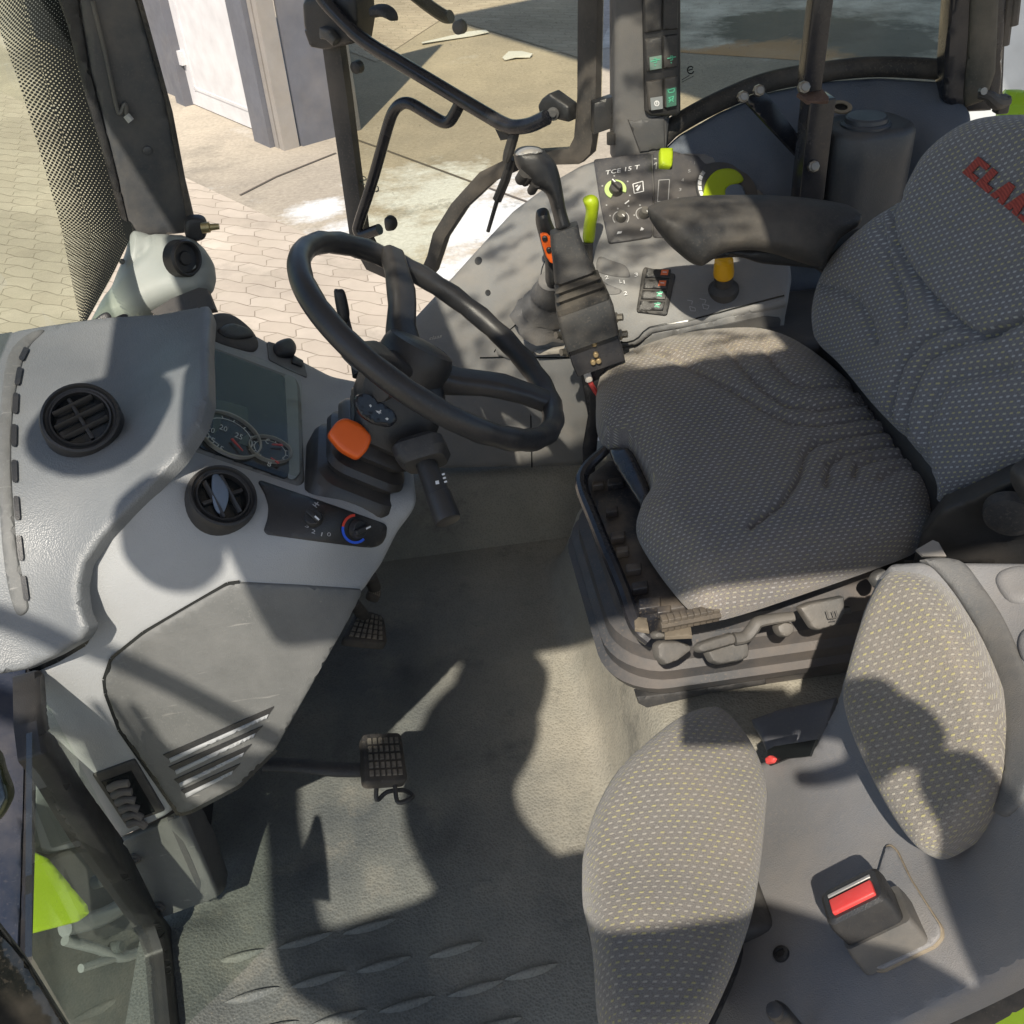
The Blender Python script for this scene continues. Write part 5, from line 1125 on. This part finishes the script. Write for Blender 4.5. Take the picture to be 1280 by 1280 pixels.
for P, G_ in ((((112,215),(208,200),(210,385),(122,400)), 'a'), (((214,196),(298,185),(298,372),(216,384)), 'a'), (((118,455),(212,440),(216,610),(135,622)), 'g'), (((220,436),(296,420),(296,590),(222,606)), 'b')):
    o = rocker(P); (ax0,ay0),(ax1,ay1),(ax2,ay2),(ax3,ay3) = P
    q = lambda u, v: m8((ax0*(1-u)*(1-v)+ax1*u*(1-v)+ax2*u*v+ax3*(1-u)*v, ay0*(1-u)*(1-v)+ay1*u*(1-v)+ay2*u*v+ay3*(1-u)*v))[0]
    if G_ == 'a':
        if ax0 < 200: decal('lens', [[q(.2,.55),q(.95,.55),q(.95,.95),q(.2,.95)]], FBp, plastic('pale green lens', (.16,.24,.20,1), .4), o, .0195)
        decal('symbol', stroke([q(.25,.68),q(.85,.66)],1.3)+stroke([q(.45,.62),q(.62,.62),q(.62,.74),q(.45,.74)],1)+stroke([q(.5,.8),q(.55,.84)],1.4), FBp, M['greenprint'], o, .0205)
    elif G_ == 'g':
        decal('lens', [[q(.15,.55),q(.95,.55),q(.95,.97),q(.15,.97)]], FBp, plastic('grey lens', (.20,.215,.22,1), .4), o, .0195)
        for r0 in (5.2,): decal('symbol', stroke([(q(.55,.76)[0]+math.cos(t)*2.7, q(.55,.76)[1]+math.sin(t)*3.1) for t in np.linspace(0, 6.3, 12)], 1.2)+stroke([q(.55,.70),q(.55,.8)],1), FBp, M['white'], o, .0205)
    else:
        decal('lens', [[q(.15,.35),q(.9,.35),q(.9,.97),q(.15,.97)]], FBp, plastic('dark green lens', (.05,.13,.095,1), .4), o, .0195)
        decal('symbol', stroke([q(.25,.4),q(.75,.38),q(.7,.5),q(.35,.5),q(.25,.4)],1)+stroke([q(.3,.66),q(.7,.64)],1)+stroke([q(.3,.75),q(.7,.73)],1)+stroke([q(.3,.66),q(.68,.82)],1)+stroke([q(.7,.66),q(.32,.82)],1), FBp, M['greenprint'], o, .0205)
sheet('pillar_foot', m8((20,680),(60,690),(230,660),(232,850),(90,870)), FBp, M['consoledark'], frame, thick=.02, b=3, bm=.003, step=8, lift=.004)
# far wheel arch, rear side window
FR = TPS([(830,262,'y',1.74),(845,165,'y',1.79),(930,120,'y',1.80),(1030,97,'y',1.80),(1180,97,'y',1.72),(1100,240,'y',1.66),(950,230,'y',1.72),(1180,170,'y',1.62),(1060,330,'y',1.64)])
fa = thing('far_wheel_arch', 'dark blue grey grained wheel arch trim below the curved rear side window', 'wheel arch', at(FR,1000,200))
sheet('trim', [(800,200),(830,185),(848,168),(900,138),(960,113),(1030,99),(1100,94),(1190,99),(1215,140),(1210,220),(1160,320),(1120,420),(985,420),(970,350),(900,270),(830,262)], FR, M['fender'], fa, thick=.04, b=9, bm=.012, step=9, sm=6,
      grooves=[(m8((420,830),(600,850),(720,900),(800,1000)), .006, 10)])
mb = MB(); mb.tube([at(FR, x, y, .004) for x, y in ((812,190),(830,170),(848,155),(898,128),(958,104),(1028,91),(1100,85),(1195,90))], .017, 14); mb.build('window_seal', M['rubber'], fa)
swn = thing('rear_side_window', 'tinted rear side window with a curved lower edge', 'window', at(FR,980,40))
FWn = Plane(W(980,60,y=1.80), (0,-1,.0))
sheet('pane', [(848,-45),(1200,-45),(1190,120),(1100,112),(1030,118),(960,130),(900,155),(848,180)], FWn, M['gl'], swn, thick=.005, step=25)
decal('maker_mark', stroke([(m8((378,398))[0][0]+math.cos(t)*4, m8((378,398))[0][1]+math.sin(t)*4.6) for t in np.linspace(.3, 5.6, 14)], 1.6)+stroke(m8((365,400),(390,392)), 1.4)+stroke(m8((326,455),(372,428)), .8)+stroke(m8((326,468),(395,432)), .6), FWn, M['screen'], swn, .003)
rp = [(1186,-40),(1222,-40),(1216,30),(1206,60),(1200,140),(1192,142),(1177,126)]
FRp = Plane(W(1210,80,y=1.66), (-.25,-1,.0))
sheet('rear_pillar', [(1190,-40),(1262,-40),(1252,120),(1240,140),(1195,142),(1178,126),(1186,20)], FRp, M['blackg'], frame, thick=.06, b=6, bm=.010, step=9)
sheet('pillar_trim', [(1214,-40),(1250,-40),(1244,90),(1232,125),(1206,134),(1204,118),(1210,50)], FRp, plastic('olive black pillar trim', (.045,.045,.036,1), .5, 700, .15, dust=.25), frame, thick=.01, b=5, bm=.005, step=8, lift=.006)
for x0, x1, r in ((1256,1249,.009),(1268,1256,.012),(1276,1268,.011)):
    MB().tube([at(FRp,x0,-40,-.02), at(FRp,x1,60 if r > .0115 else (35 if r > .0105 else 135),-.02)], r, 10).build('window_seal', M['rubber'], frame)
clp = thing('window_catch', 'small black catch at the foot of the rear pillar above the backrest', 'catch', W(1235,122,y=1.62))
MB().tube([W(1224,118,y=1.60), W(1236,120,y=1.59), W(1246,128,y=1.59), W(1258,126,y=1.60)], [.007,.009,.012,.010], 10).build('arm', M['blackm'], clp)
MB().rbox(W(1252,130,y=1.60), (.010,0,0), (0,.01,0), (0,0,.014), .003).build('block', M['black'], clp)
MB().lathe(W(1229,114,y=1.59), (0,-1,.3), [(.007,-.004),(.006,.003),(0,.003)], 8).build('bolt', M['boltm'], clp)
# outside seen past the rear pillar: pale shed wall and the green mudguard
rf = thing('rear_fender', 'lime green rear fender outside behind the backrest', 'fender', W(1268,130,y=2.0))
sheet('mudguard', [(1256,108),(1275,108),(1330,118),(1340,200),(1240,200),(1248,140)], Plane(W(1268,130,y=2.0),(0,-.3,1)), M['limep'], rf, thick=.03, b=6, bm=.01, step=8)
pw = thing('pale_wall', 'pale grey blue wall outside behind the rear pillar', 'wall', W(1265,60,y=6))
pwp = W(1262,118,y=5.5)
mb = MB(); mb.box((pwp.x+1.6, pwp.y+.3, (pwp.z+2.8+GZ)/2), (1.7,0,0), (0,.1,0), (0,0,(pwp.z+2.8-GZ)/2)); mb.build('wall_face', plastic('pale grey sheet', (.52,.55,.56,1), .6, 60, .1, dscale=2), pw, 0)
# mounting post
mp_ = thing('mounting_post', 'black square steel post with bolts and a diagonal bracket plate beside the canister', 'post', W(1018,240,y=1.62))
YP = 1.60
pa_, pb2 = W(1008,255,y=YP), W(1023,120,y=YP)
d_ = (pb2-pa_); MB().rbox((pa_+pb2)/2-Vector((0,0,.03)), (.021,0,0), (0,.021,0), d_/2+Vector((0,0,.03)), .002).build('lower_tube', M['blackg'], mp_)
pc_, pd = W(1011,112,y=YP), W(1030,-40,y=YP)
MB().rbox((pc_+pd)/2, (.015,0,0), (0,.015,0), (pd-pc_)/2, .002).build('upper_tube', M['blackg'], mp_)
sheet('bracket_plate', m8((685,565),(720,545),(800,520),(825,540),(1020,800),(1030,870),(990,890),(960,860)), Plane(W(965,150,y=1.66),(.3,-1,.3)), M['blackg'], mp_, thick=.008, b=1, bm=.001, step=7)
for x, y in ((929,121),(949,113),(1005,109),(1017,208)):
    c = W(x, y, y=1.655 if x < 960 else YP-.025); MB().lathe(c, (-.1,-1,.35), [(.010,-.004),(.009,.004),(.006,.005),(.006,.008),(0,.008)], 8).build('bolt', M['boltm'], mp_, 20)
rust = plastic('rusty joint', (.10,.06,.045,1), .7, 300, .3, dust=.3)
sheet('cap_plate', m8((990,535),(1060,480),(1130,500),(1172,552),(1170,575),(1050,580)), Plane(W(1018,118,y=YP-.01),(0,-.5,1)), rust, mp_, thick=.006, b=1, bm=.001, step=6)
# canister
cn = thing('canister', 'dark rounded canister with a ribbed round cap behind the armrest', 'canister', W(1090,250,y=1.62))
ct = W(1085,152,y=1.62); dn_ = Vector((0.0,.0,-1)); secs = []
for s, k in ((0,.80),(.004,.93),(.012,1.0),(.05,1.0),(.22,.96)):
    secs.append(rrect(ct+dn_*s, (1,.1,0), (-.1,1,0), .073*k, .062*k, .05*k, 8))
MB().loft(secs).build('body', plastic('slate canister plastic', (.045,.05,.057,1), .45, 700, .2, dust=.12), cn, 40)
cc_ = ct + Vector((-.009,-.012,.0))
MB().lathe(cc_, (0,0,1), [(.040,-.004),(.040,.003),(.037,.006),(.034,.006),(.033,.012),(.030,.0145),(0,.0145)], 32).build('cap', fl if False else plastic('blue black cap', (.04,.048,.06,1), .4, 900, .1), cn, 30)
hc = W(1051,135,y=1.655); ring = MB(); ring.lathe(hc, (0,-.3,1), [(.018,0),(.018,.003),(.011,.003),(.011,0)], 20); ring.build('filler_ring', M['tan'], cn); MB().lathe(hc, (0,-.3,1), [(.011,.001),(0,.001)], 16).build('filler_hole', M['screen'], cn)
# ================================================================== OPEN SIDE DOOR
FDo = TPS([(755,0,'y',1.84),(745,190,'y',1.84),(420,0,'y',2.22),(440,285,'y',2.22),(600,225,'y',2.02),(545,330,'y',2.08)])
do = thing('side_door', 'glazed side door standing open with black rubber frame and long grab rails', 'door', at(FDo,740,180))
oo = [(395,-40),(404,30),(415,110),(428,200),(442,300),(462,335),(500,352),(535,350),(546,338),(560,296),(585,258),(620,226),(665,205),(728,203),(742,190),(748,150),(752,-40)]
ii = [(418,-40),(427,40),(438,120),(448,200),(459,285),(475,318),(505,334),(532,332),(538,318),(545,290),(568,253),(604,213),(655,188),(715,184),(722,170),(726,120),(727,-40)]
sheet('pane', oo, FDo, M['gl'], do, thick=.006, step=24, lift=-.004)
# rubber frame as a ring-shaped solid following the door edge
def band(name, A_, B_, f, m, par, th, lift):
    V, Fc, nn_ = [], [], min(len(A_), len(B_))
    for a_, b_ in zip(A_, B_):
        mid = ((a_[0]+b_[0])/2, (a_[1]+b_[1])/2)
        V += [at(f, *a_, lift-th), at(f, *a_, lift), at(f, *mid, lift+th*.25), at(f, *b_, lift), at(f, *b_, lift-th)]
    for i in range(nn_-1):
        for j in range(4): Fc.append((i*5+j, i*5+j+1, i*5+j+6, i*5+j+5))
        Fc.append((i*5+4, i*5, i*5+5, i*5+9))
    Fc += [(0,1,2,3,4), tuple((nn_-1)*5+j for j in (4,3,2,1,0))]
    return mesh(name, V, Fc, m, par, 50)
def open_smooth(P, k=4):
    Q = smooth_loop([P[0]]+P+[P[-1]], k); n_ = len(P); return [lerp_line(P, i/(k*(n_-1))) if True else None for i in range(k*(n_-1)+1)]
sA = open_smooth(oo, 3); sB = open_smooth(ii, 3)
frm = plastic('dusty black door rubber', (.040,.038,.036,1), .6, 500, .15, dust=.5, dustcol=(.22,.18,.14,1), dscale=4)
band('rubber_frame', sA, sB, FDo, frm, do, .02, .012)
YR = 1.93
tr3 = lambda pts, off: [at(FDo, x, y, off) for x, y in pts]
MB().tube(tr3(k2((120,-60),(165,5),(280,118),(430,210),(600,310),(740,392),(790,420),(830,432),(890,425),(950,398)), .06), .0135, 14).build('grab_rail', M['blackg'], do)
MB().tube(tr3(k2((628,348),(608,385),(588,412),(560,414),(500,380),(450,352),(420,350),(390,372),(365,430),(310,620),(258,780),(252,812),(268,828),(310,815),(330,808)), .055), .0115, 12).build('pull_handle', M['blackg'], do)
blob('handle_foot', k2((300,790),(318,782),(336,795),(340,820),(325,838),(305,832)), Plane(at(FDo,490,278,.055), nrm(FDo,490,278)), M['black'], do, thick=.03, b=4, step=4)
sheet('rail_bracket', k2((886,370),(900,345),(930,322),(1000,372),(1002,430),(960,420),(895,408)), FDo, M['black'], do, thick=.03, b=4, bm=.004, step=6, lift=.035, sm=3)
MB().lathe(at(FDo,*k2((950,395))[0],.04), (-.2,-1,.3), [(.012,-.01),(.011,.006),(.006,.007),(.006,.012),(0,.012)], 12).build('bolt', M['blackm'], do)
sheet('strut_plate', k2((732,405),(755,402),(800,470),(795,482),(770,485)), FDo, M['blackm'], do, thick=.006, step=6, lift=.05)
MB().tube(tr3(k2((825,455),(815,480),(800,530),(790,560)), .05), [.008,.010,.010,.007], 10).build('strut_end', M['blackm'], do)
MB().tube(tr3(k2((790,560),(765,640),(735,712),(734,716),(700,828)), .03), [.0085,.0095,.0095,.0045,.004], 10, sm=False).build('gas_strut', M['black'], do)
lk = sheet('lock_case', k2((50,0),(60,-30),(240,-30),(248,60),(235,140),(130,165),(75,155),(55,100)), FDo, M['black'], do, thick=.06, b=5, bm=.008, step=7, lift=.05, sm=3)
sheet('latch', k2((130,75),(165,85),(190,120),(180,145),(150,120),(130,118)), FDo, M['greyp'], lk, thick=.02, b=3, bm=.004, step=4, lift=.066, sm=2)
blob('lock_knob', k2((255,20),(300,15),(335,40),(340,75),(300,60),(260,60)), Plane(at(FDo,480,15,.03), nrm(FDo,480,15)), M['blackm'], do, thick=.05, b=6, step=5)
MB().tube(tr3(k2((365,-10),(430,40),(480,72),(500,72)), -.03), .012, 10).build('outer_handle', M['black'], do)
for x, y in ((190,245),(562,100)): MB().lathe(at(FDo,*k2((x,y))[0],-.004), nrm(FDo,440,80), [(.013,-.006),(.012,.008),(.008,.010),(0,.010)], 14).build('glass_stud', M['black'] if x < 300 else M['greyp'], do)
text_on('glass_mark', 'CIS', FDo, k2((272,705))[0], k2((205,660))[0], (4,-9), M['lcd'], do, .0045)
hinge = do
sheet('hinge_plate', k2((1055,375),(1125,352),(1128,465),(1055,490)), Plane(W(757,145,y=1.79),(0,-1,.1)), M['black'], hinge, thick=.03, b=2, bm=.003, step=7)
MB().tube([W(764,166,y=1.77), W(764,180,y=1.77)], .008, 10).build('hinge_pin', M['blackm'], hinge)
# ================================================================== NEAR FRONT CORNER (lower left of the picture)
lf = thing('corner_window', 'lower front corner window pane between dashboard and the near pillar, mirroring the mat', 'window', W(200,1150,z=0))
ga = W(45,850,y=.91); gb = W(205,1150,z=0); gc = W(218,1290,z=0)
FG = plane3(ga, gb, gc)
sheet('pane', [(40,846),(60,880),(204,1150),(214,1215),(222,1300),(100,1300),(40,1195)], FG, M['gl4'], lf, thick=.006, step=25)
sheet('rubber_seal', [(36,838),(45,846),(50,912),(96,985),(145,1052),(188,1138),(208,1165),(214,1215),(224,1300),(208,1300),(198,1190),(188,1160),(150,1105),(108,1045),(60,965),(44,945),(38,900)], FG, M['black'], lf, thick=.03, b=4, bm=.006, step=8, lift=.012, sm=4)
npil = thing('near_front_pillar', 'glossy blue black pillar at the left edge of the picture under the cowl', 'pillar', W(20,1190,t=1.1))
FN = plane_line(W(20,830,t=1.27), W(22,1240,t=1.03))
sheet('post', [(-26,640),(34,640),(33,836),(30,1000),(24,1200),(-30,1170)], FN, plastic('blue black gloss paint', (.02,.03,.055,1), .22, 300, .04, dust=.2, scuff=.3), npil, thick=.05, b=4, bm=.006, step=10)
sheet('post_return', [(32,640),(45,640),(45,838),(46,900),(44,1050),(40,1200),(23,1200),(29,1000)], FN, M['blackg'], npil, thick=.04, b=2, bm=.003, step=10, lift=-.003)
mir = thing('mirror_edge', 'dark rimmed lamp glass poking in at the left edge beside the near pillar', 'lamp', W(0,980,t=.95))
FM = Plane(W(0,985,t=.98), (.2,-.8,.55))
blob('lamp_rim', m5((-80,340),(0,365),(25,430),(48,495),(40,540),(0,600),(-80,640)), FM, plastic('dark olive rim', (.03,.035,.015,1), .25, 400, .05), mir, thick=.03, b=7, step=6)
sheet('lamp_glass', m5((-90,400),(0,405),(20,470),(30,510),(0,570),(-90,600)), FM, plastic('slate lens', (.05,.07,.09,1), .15, 400, .02), mir, thick=.003, b=2, bm=.001, step=6, lift=.017, sm=2)
hd = thing('engine_hood', 'lime green hood side panel seen through the corner window', 'hood', W(80,1100,t=1.6))
FH = Plane(W(80,1110,x=-.75), (1,-.35,.5))
sheet('green_panel', [(-320,940),(-60,1030),(45,1064),(62,1072),(112,1132),(114,1142),(100,1152),(46,1166),(-60,1190),(-320,1250)], FH, M['limep'], hd, thick=.03, b=4, bm=.006, step=8, sm=3)
FH2 = Plane(W(80,1110,x=-.80), (1,-.2,.4))
sheet('under_panel', [(-320,820),(20,900),(60,930),(120,1060),(170,1075),(240,1180),(240,1310),(20,1330),(-320,1400)], FH2, plastic('dull grey green casing', (.085,.095,.088,1), .5, 100, .2, dust=.3), hd, thick=.03, step=12)
sheet('cast_cover', [(40,950),(75,985),(108,1055),(60,1068),(30,1060)], FH2, plastic('pale grey casing', (.16,.18,.175,1), .5, 100, .1), hd, thick=.02, b=3, bm=.005, step=9, lift=.02)
pale = plastic('pale grey pipe', (.17,.19,.19,1), .35, 200, .05)
for P, r in (((60,1165),(110,1150),(160,1120)),.017), (((60,1180),(100,1190),(140,1200),(200,1165)),.010), (((80,1215),(150,1195),(190,1200)),.008): MB().tube([at(FH2,x,y,.04) for x, y in P], r, 12).build('pipe', pale, hd)
for x, y in ((98,1108),(182,1215),(120,1190)): MB().lathe(at(FH2,x,y,.05), nrm(FH2,100,1100), [(.013,-.01),(.012,.01),(.008,.013),(0,.013)], 14).build('fitting', pale if x != 120 else plastic('dark clip', (.04,.05,.05,1)), hd)
stp = thing('step_plate', 'black glossy plate corner at the lower left edge reflecting the yard', 'plate', W(30,1250,t=.85))
sheet('plate', [(-20,1140),(0,1164),(30,1202),(92,1300),(-20,1300)], Plane(W(30,1240,t=.86), (.35,-.75,.55)), plastic('black gloss plate', (.008,.009,.008,1), .06, 300, .0, dust=.12), stp, thick=.02, b=3, bm=.003, step=10)

bw = thing('cab_rear_wall', 'dark cab rear wall between the console and the back of the seat', 'wall', (.8,1.2,0))
MB().rbox((.80,1.52,.28), (.24,0,0), (0,.10,0), (0,0,.25), .02).build('console_end', M['consoledark'], bw)
MB().rbox((.98,1.1,.25), (.06,0,0), (0,.75,0), (0,0,.28), .02).build('wall_panel', M['consoledark'], bw)
# ================================================================== ROOF, PHOTOGRAPHER (both out of the picture, they cast its shadows) AND LIGHT
SUN = Vector((.04,.12,-.14)).normalized()
roofm = plastic('pale roof lining', (.45,.45,.44,1), .7, 300, .1)
ZR = 1.62
def slab(x0, x1, y0, y1): return MB().rbox(((x0+x1)/2,(y0+y1)/2,ZR+.04), ((x1-x0)/2,0,0), (0,(y1-y0)/2,0), (0,0,.04), .02).build('roof_rail', roofm, frame)
slab(-.54,1.25,-.065,.40); slab(-.66,-.28,.403,2.1); slab(.26,1.25,.403,2.1); slab(-.278,.258,1.2,2.1)
hm, nt, bs = newmat('dirty roof hatch glass'); nt.nodes.remove(bs); co = coords(nt)
mp = nt.nodes.new('ShaderNodeMapping'); mp.inputs['Scale'].default_value = (1,1.9,1); mp.inputs['Rotation'].default_value = (0,0,.5); nt.links.new(co, mp.inputs[0])
d = ramp(nt, noise(nt, mp.outputs[0], 17, 3, .5), .50, .64, .03, .62)
tr = N(nt, 'ShaderNodeBsdfTransparent'); tr.inputs[0].default_value = (.97,.97,.94,1); df = N(nt, 'ShaderNodeBsdfDiffuse'); df.inputs[0].default_value = (.2,.19,.16,1); mx = nt.nodes.new('ShaderNodeMixShader')
nt.links.new(d, mx.inputs[0]); nt.links.new(tr.outputs[0], mx.inputs[1]); nt.links.new(df.outputs[0], mx.inputs[2]); nt.links.new(mx.outputs[0], nt.nodes['Material Output'].inputs[0])
ht = thing('roof_hatch', 'dirty see-through hatch in the cab roof above the console', 'roof hatch', (-.01,.80,ZR))
MB().box((-.01,.80,ZR+.03), (.266,0,0), (0,.396,0), (0,0,.002)).build('pane', hm, ht, 0)
for lab, x, y, r in (('black disc added under the near roof edge to shade the floor by the door', -.40, -.13, .085), ('round black disc added on the roof front edge to shade the dashboard vent', -.64, .33, .085), ('small round disc added at the roof front corner to shade the cowl', -.585, .12, .055)):
    l = thing('shadow_disc', lab, 'lamp', (x,y,ZR)); MB().lathe((x,y,ZR-.02), (0,0,1), [(r*.8,-.02),(r,0),(r,.05),(r*.7,.08),(0,.085)], 24).build('housing', M['black'], l)  # unseen discs, added to cast rounded shadows on cowl and floor
ma = thing('shadow_tubes', 'black tubes outside the front corner of the roof, added to cast bar shadows', 'shadow tubes', (-.7,-.15,1.6))  # unseen tubes, added for the slanting bar shadows on dash and mat
MB().tube([(-.90,-.15,1.87),(-.80,-.15,1.795),(-.71,-.15,1.71),(-.59,-.15,1.575)], .014, 10).build('upper_arm', M['black'], ma)
MB().tube([(-.95,-.15,1.74),(-.85,-.15,1.665),(-.74,-.15,1.57),(-.60,-.15,1.51),(-.50,-.15,1.50)], [.017,.017,.018,.03,.03], 10).build('lower_arm', M['black'], ma)
# the photographer, standing on the cab step
def skin(name, joints, bones, mat, parent, sub=2):
    J = {k: i for i, k in enumerate(joints)}
    me = bpy.data.meshes.new(name); me.from_pydata([joints[k][0] for k in joints], [(J[a], J[b]) for a, b in bones], [])
    o = bpy.data.objects.new(name, me); COL.objects.link(o)
    m = o.modifiers.new('skin', 'SKIN'); m.use_smooth_shade = True
    for k, i in J.items():
        v = me.skin_vertices[0].data[i]; v.radius = (joints[k][1],)*2 if not isinstance(joints[k][1], tuple) else joints[k][1]
    me.skin_vertices[0].data[0].use_root = True
    s = o.modifiers.new('sub', 'SUBSURF'); s.levels = s.render_levels = sub
    dg = bpy.context.evaluated_depsgraph_get(); m2 = bpy.data.meshes.new_from_object(o.evaluated_get(dg))
    bpy.data.objects.remove(o); m2.materials.clear(); m2.materials.append(mat); m2.polygons.foreach_set('use_smooth', [True]*len(m2.polygons))
    o = bpy.data.objects.new(name, m2); COL.objects.link(o)
    if parent: o.parent = parent; o.location = -ORG[parent]
    return o
cloth = plastic('dark blue shirt cloth', (.04,.05,.09,1), .9, 700, .3); skinm = plastic('skin', (.45,.27,.19,1), .55, 900, .1); hairm = plastic('dark hair', (.02,.015,.012,1), .6, 300, .4)
per = thing('person', 'person in dark shirt holding up a phone, known only by their shadow', 'person', (-.2,-.4,-.25))
JT = {'pelvis': ((-.22,-.42,.62),.15), 'waist': ((-.21,-.38,.86),.135), 'chest': ((-.22,-.32,1.13),.150), 'neck': ((-.39,-.26,1.37),.075), 'jaw': ((-.455,-.22,1.45),.095), 'head': ((-.455,-.21,1.57),.115), 'top': ((-.44,-.22,1.68),.10),
      'rs': ((-.07,-.28,1.29),.075), 're': ((.24,-.25,1.14),.055), 'rw': ((.225,-.13,1.31),.036), 'rh': ((.20,-.10,1.35),.036),
      'ls': ((-.48,-.29,1.24),.080), 'le': ((-.63,-.27,1.25),.040), 'lw': ((-.72,-.20,1.44),.028), 'lh': ((-.75,-.18,1.52),.034),
      'rk': ((-.10,-.46,.2),.075), 'ra': ((-.10,-.52,-.20),.045), 'rt': ((-.09,-.40,-.23),.035), 'lk': ((-.33,-.44,.2),.075), 'la': ((-.33,-.52,-.20),.045), 'lt': ((-.34,-.40,-.23),.035)}
skin('body', JT, [('pelvis','waist'),('waist','chest'),('chest','neck'),('neck','jaw'),('jaw','head'),('head','top'),('chest','rs'),('rs','re'),('re','rw'),('rw','rh'),('chest','ls'),('ls','le'),('le','lw'),('lw','lh'),
      ('pelvis','rk'),('rk','ra'),('ra','rt'),('pelvis','lk'),('lk','la'),('la','lt')], cloth, per)
def hand(c, u, v, w_, curl, mat):            # palm at c; u along the fingers, v across, w_ towards the palm side
    c, u, v, w_ = Vector(c), Vector(u).normalized(), Vector(v).normalized(), Vector(w_).normalized(); J = {'wrist': (c-u*.02,.026), 'palm': (c+u*.035,.030)}; B = [('wrist','palm')]
    for i, (s, L) in enumerate(((-.033,.068),(-.011,.078),(.012,.073),(.034,.058))):
        b0_ = c+u*.07+v*s; p = b0_; d = u.copy(); J['k%d'%i] = (b0_,.0105); B.append(('palm','k%d'%i)); pr = 'k%d'%i
        for j in range(3):
            d = (d*math.cos(curl)+w_*math.sin(curl)).normalized(); w2 = (w_-d*w_.dot(d)).normalized(); p = p+d*L*(.45,.32,.23)[j]; nm = 'f%d%d'%(i,j); J[nm] = (p, (.0092,.0085,.007)[j]); B.append((pr,nm)); pr = nm
    J['t0'] = (c+u*.02-v*.045+w_*.012,.012); J['t1'] = (c+u*.05-v*.062+w_*.03,.0105); J['t2'] = (c+u*.075-v*.062+w_*.045,.009); B += [('palm','t0'),('t0','t1'),('t1','t2')]
    return skin('hand', J, B, mat, per)
hand((.20,-.09,1.355), (-.75,.15,.6), (.55,.1,.8), (-.3,-.2,-.9), .5, skinm)
hand((-.75,-.17,1.52), (-.2,.2,.9), (.8,.3,0), (.1,.9,0), .75, skinm)
MB().lathe((-.452,-.235,1.63), (0,-.25,1), [(.10,-.03),(.103,.02),(.095,.06),(.07,.095),(.03,.11),(0,.112)], 24).build('hair', hairm, per)
mbf = MB(); mbf.lathe((-.455,-.10,1.53), (.2,1,-.2), [(.016,-.02),(.012,.0),(.0,.014)], 10); mbf.build('nose', skinm, per)
ph = thing('phone', 'black phone held in a hand, the one that took this picture', 'phone', (.05,-.03,1.32))
pc = CAM - fwd_ * .012 if False else CAM - ray(640,640).normalized()*.014 + (ray(740,640)-ray(540,640)).normalized()*.06
rg = (ray(740,640)-ray(540,640)).normalized(); fd = ray(640,640).normalized(); u_ = rg.cross(fd)
MB().rbox(pc, rg*.076, u_*.037, fd*.0042, .004).build('case', M['black'], ph)
# far shed: roof standing beyond the top of the picture shades the far yard
sr = thing('shed_roof', 'high open shed roof over the shaded yard beyond the side window', 'roof', g(900,60))
def src(px, py, z): p = g(px, py); return p + SUN*((z-p.z)/SUN.z)
ZS = 6.5
e0, e1, e2 = src(555,24,ZS), src(740,82,ZS), src(1290,255,ZS); dd = (e2-e0); pn = Vector((-dd.y, dd.x, 0)).normalized()
if pn.y < 0: pn = -pn
V = [e0, e2, e2+pn*9, e0+pn*9]
mesh('roof_sheet', V+[v+up*.15 for v in V], [(3,2,1,0),(4,5,6,7),(0,1,5,4),(1,2,6,5),(2,3,7,6),(3,0,4,7)], wallm, sr, 0)
for q in (e0+pn*8.8, e2+pn*8.8): MB().box((q.x, q.y, (GZ+ZS)/2), (.1,0,0), (0,.1,0), (0,0,(ZS-GZ)/2)).build('post', wallm, sr, 0)
# ---- camera
cam = bpy.data.cameras.new('camera'); co_ = bpy.data.objects.new('camera', cam); COL.objects.link(co_); SC.camera = co_
cam.sensor_width = 36; cam.lens = 36*F/1280; cam.clip_start = .02; cam.clip_end = 500
fwd = fd; rgt = rg; upv = rgt.cross(fwd)
co_.matrix_world = Matrix(((rgt.x,upv.x,-fwd.x,CAM.x),(rgt.y,upv.y,-fwd.y,CAM.y),(rgt.z,upv.z,-fwd.z,CAM.z),(0,0,0,1)))
# ---- light
w = bpy.data.worlds.new('World'); SC.world = w; w.use_nodes = True; nt = w.node_tree
sky = nt.nodes.new('ShaderNodeTexSky'); sky.sky_type = 'NISHITA'; sky.sun_disc = False
el = math.asin(-SUN.z); az = math.atan2(-SUN.x, -SUN.y); sky.sun_elevation = el; sky.sun_rotation = az
nt.links.new(sky.outputs[0], nt.nodes['Background'].inputs[0]); nt.nodes['Background'].inputs[1].default_value = .105
sl_ = bpy.data.lights.new('sun', 'SUN'); sl_.energy = 4.5; sl_.angle = R(.55); sl_.color = (1,.92,.80)
so = bpy.data.objects.new('sun', sl_); COL.objects.link(so); so.rotation_euler = SUN.to_track_quat('-Z', 'Y').to_euler()
SC.view_settings.view_transform = 'Standard'; SC.view_settings.look = 'None'; SC.view_settings.exposure = .52; SC.view_settings.gamma = 1
SC.cycles.max_bounces = 10; SC.cycles.transparent_max_bounces = 24; SC.cycles.use_denoising = True
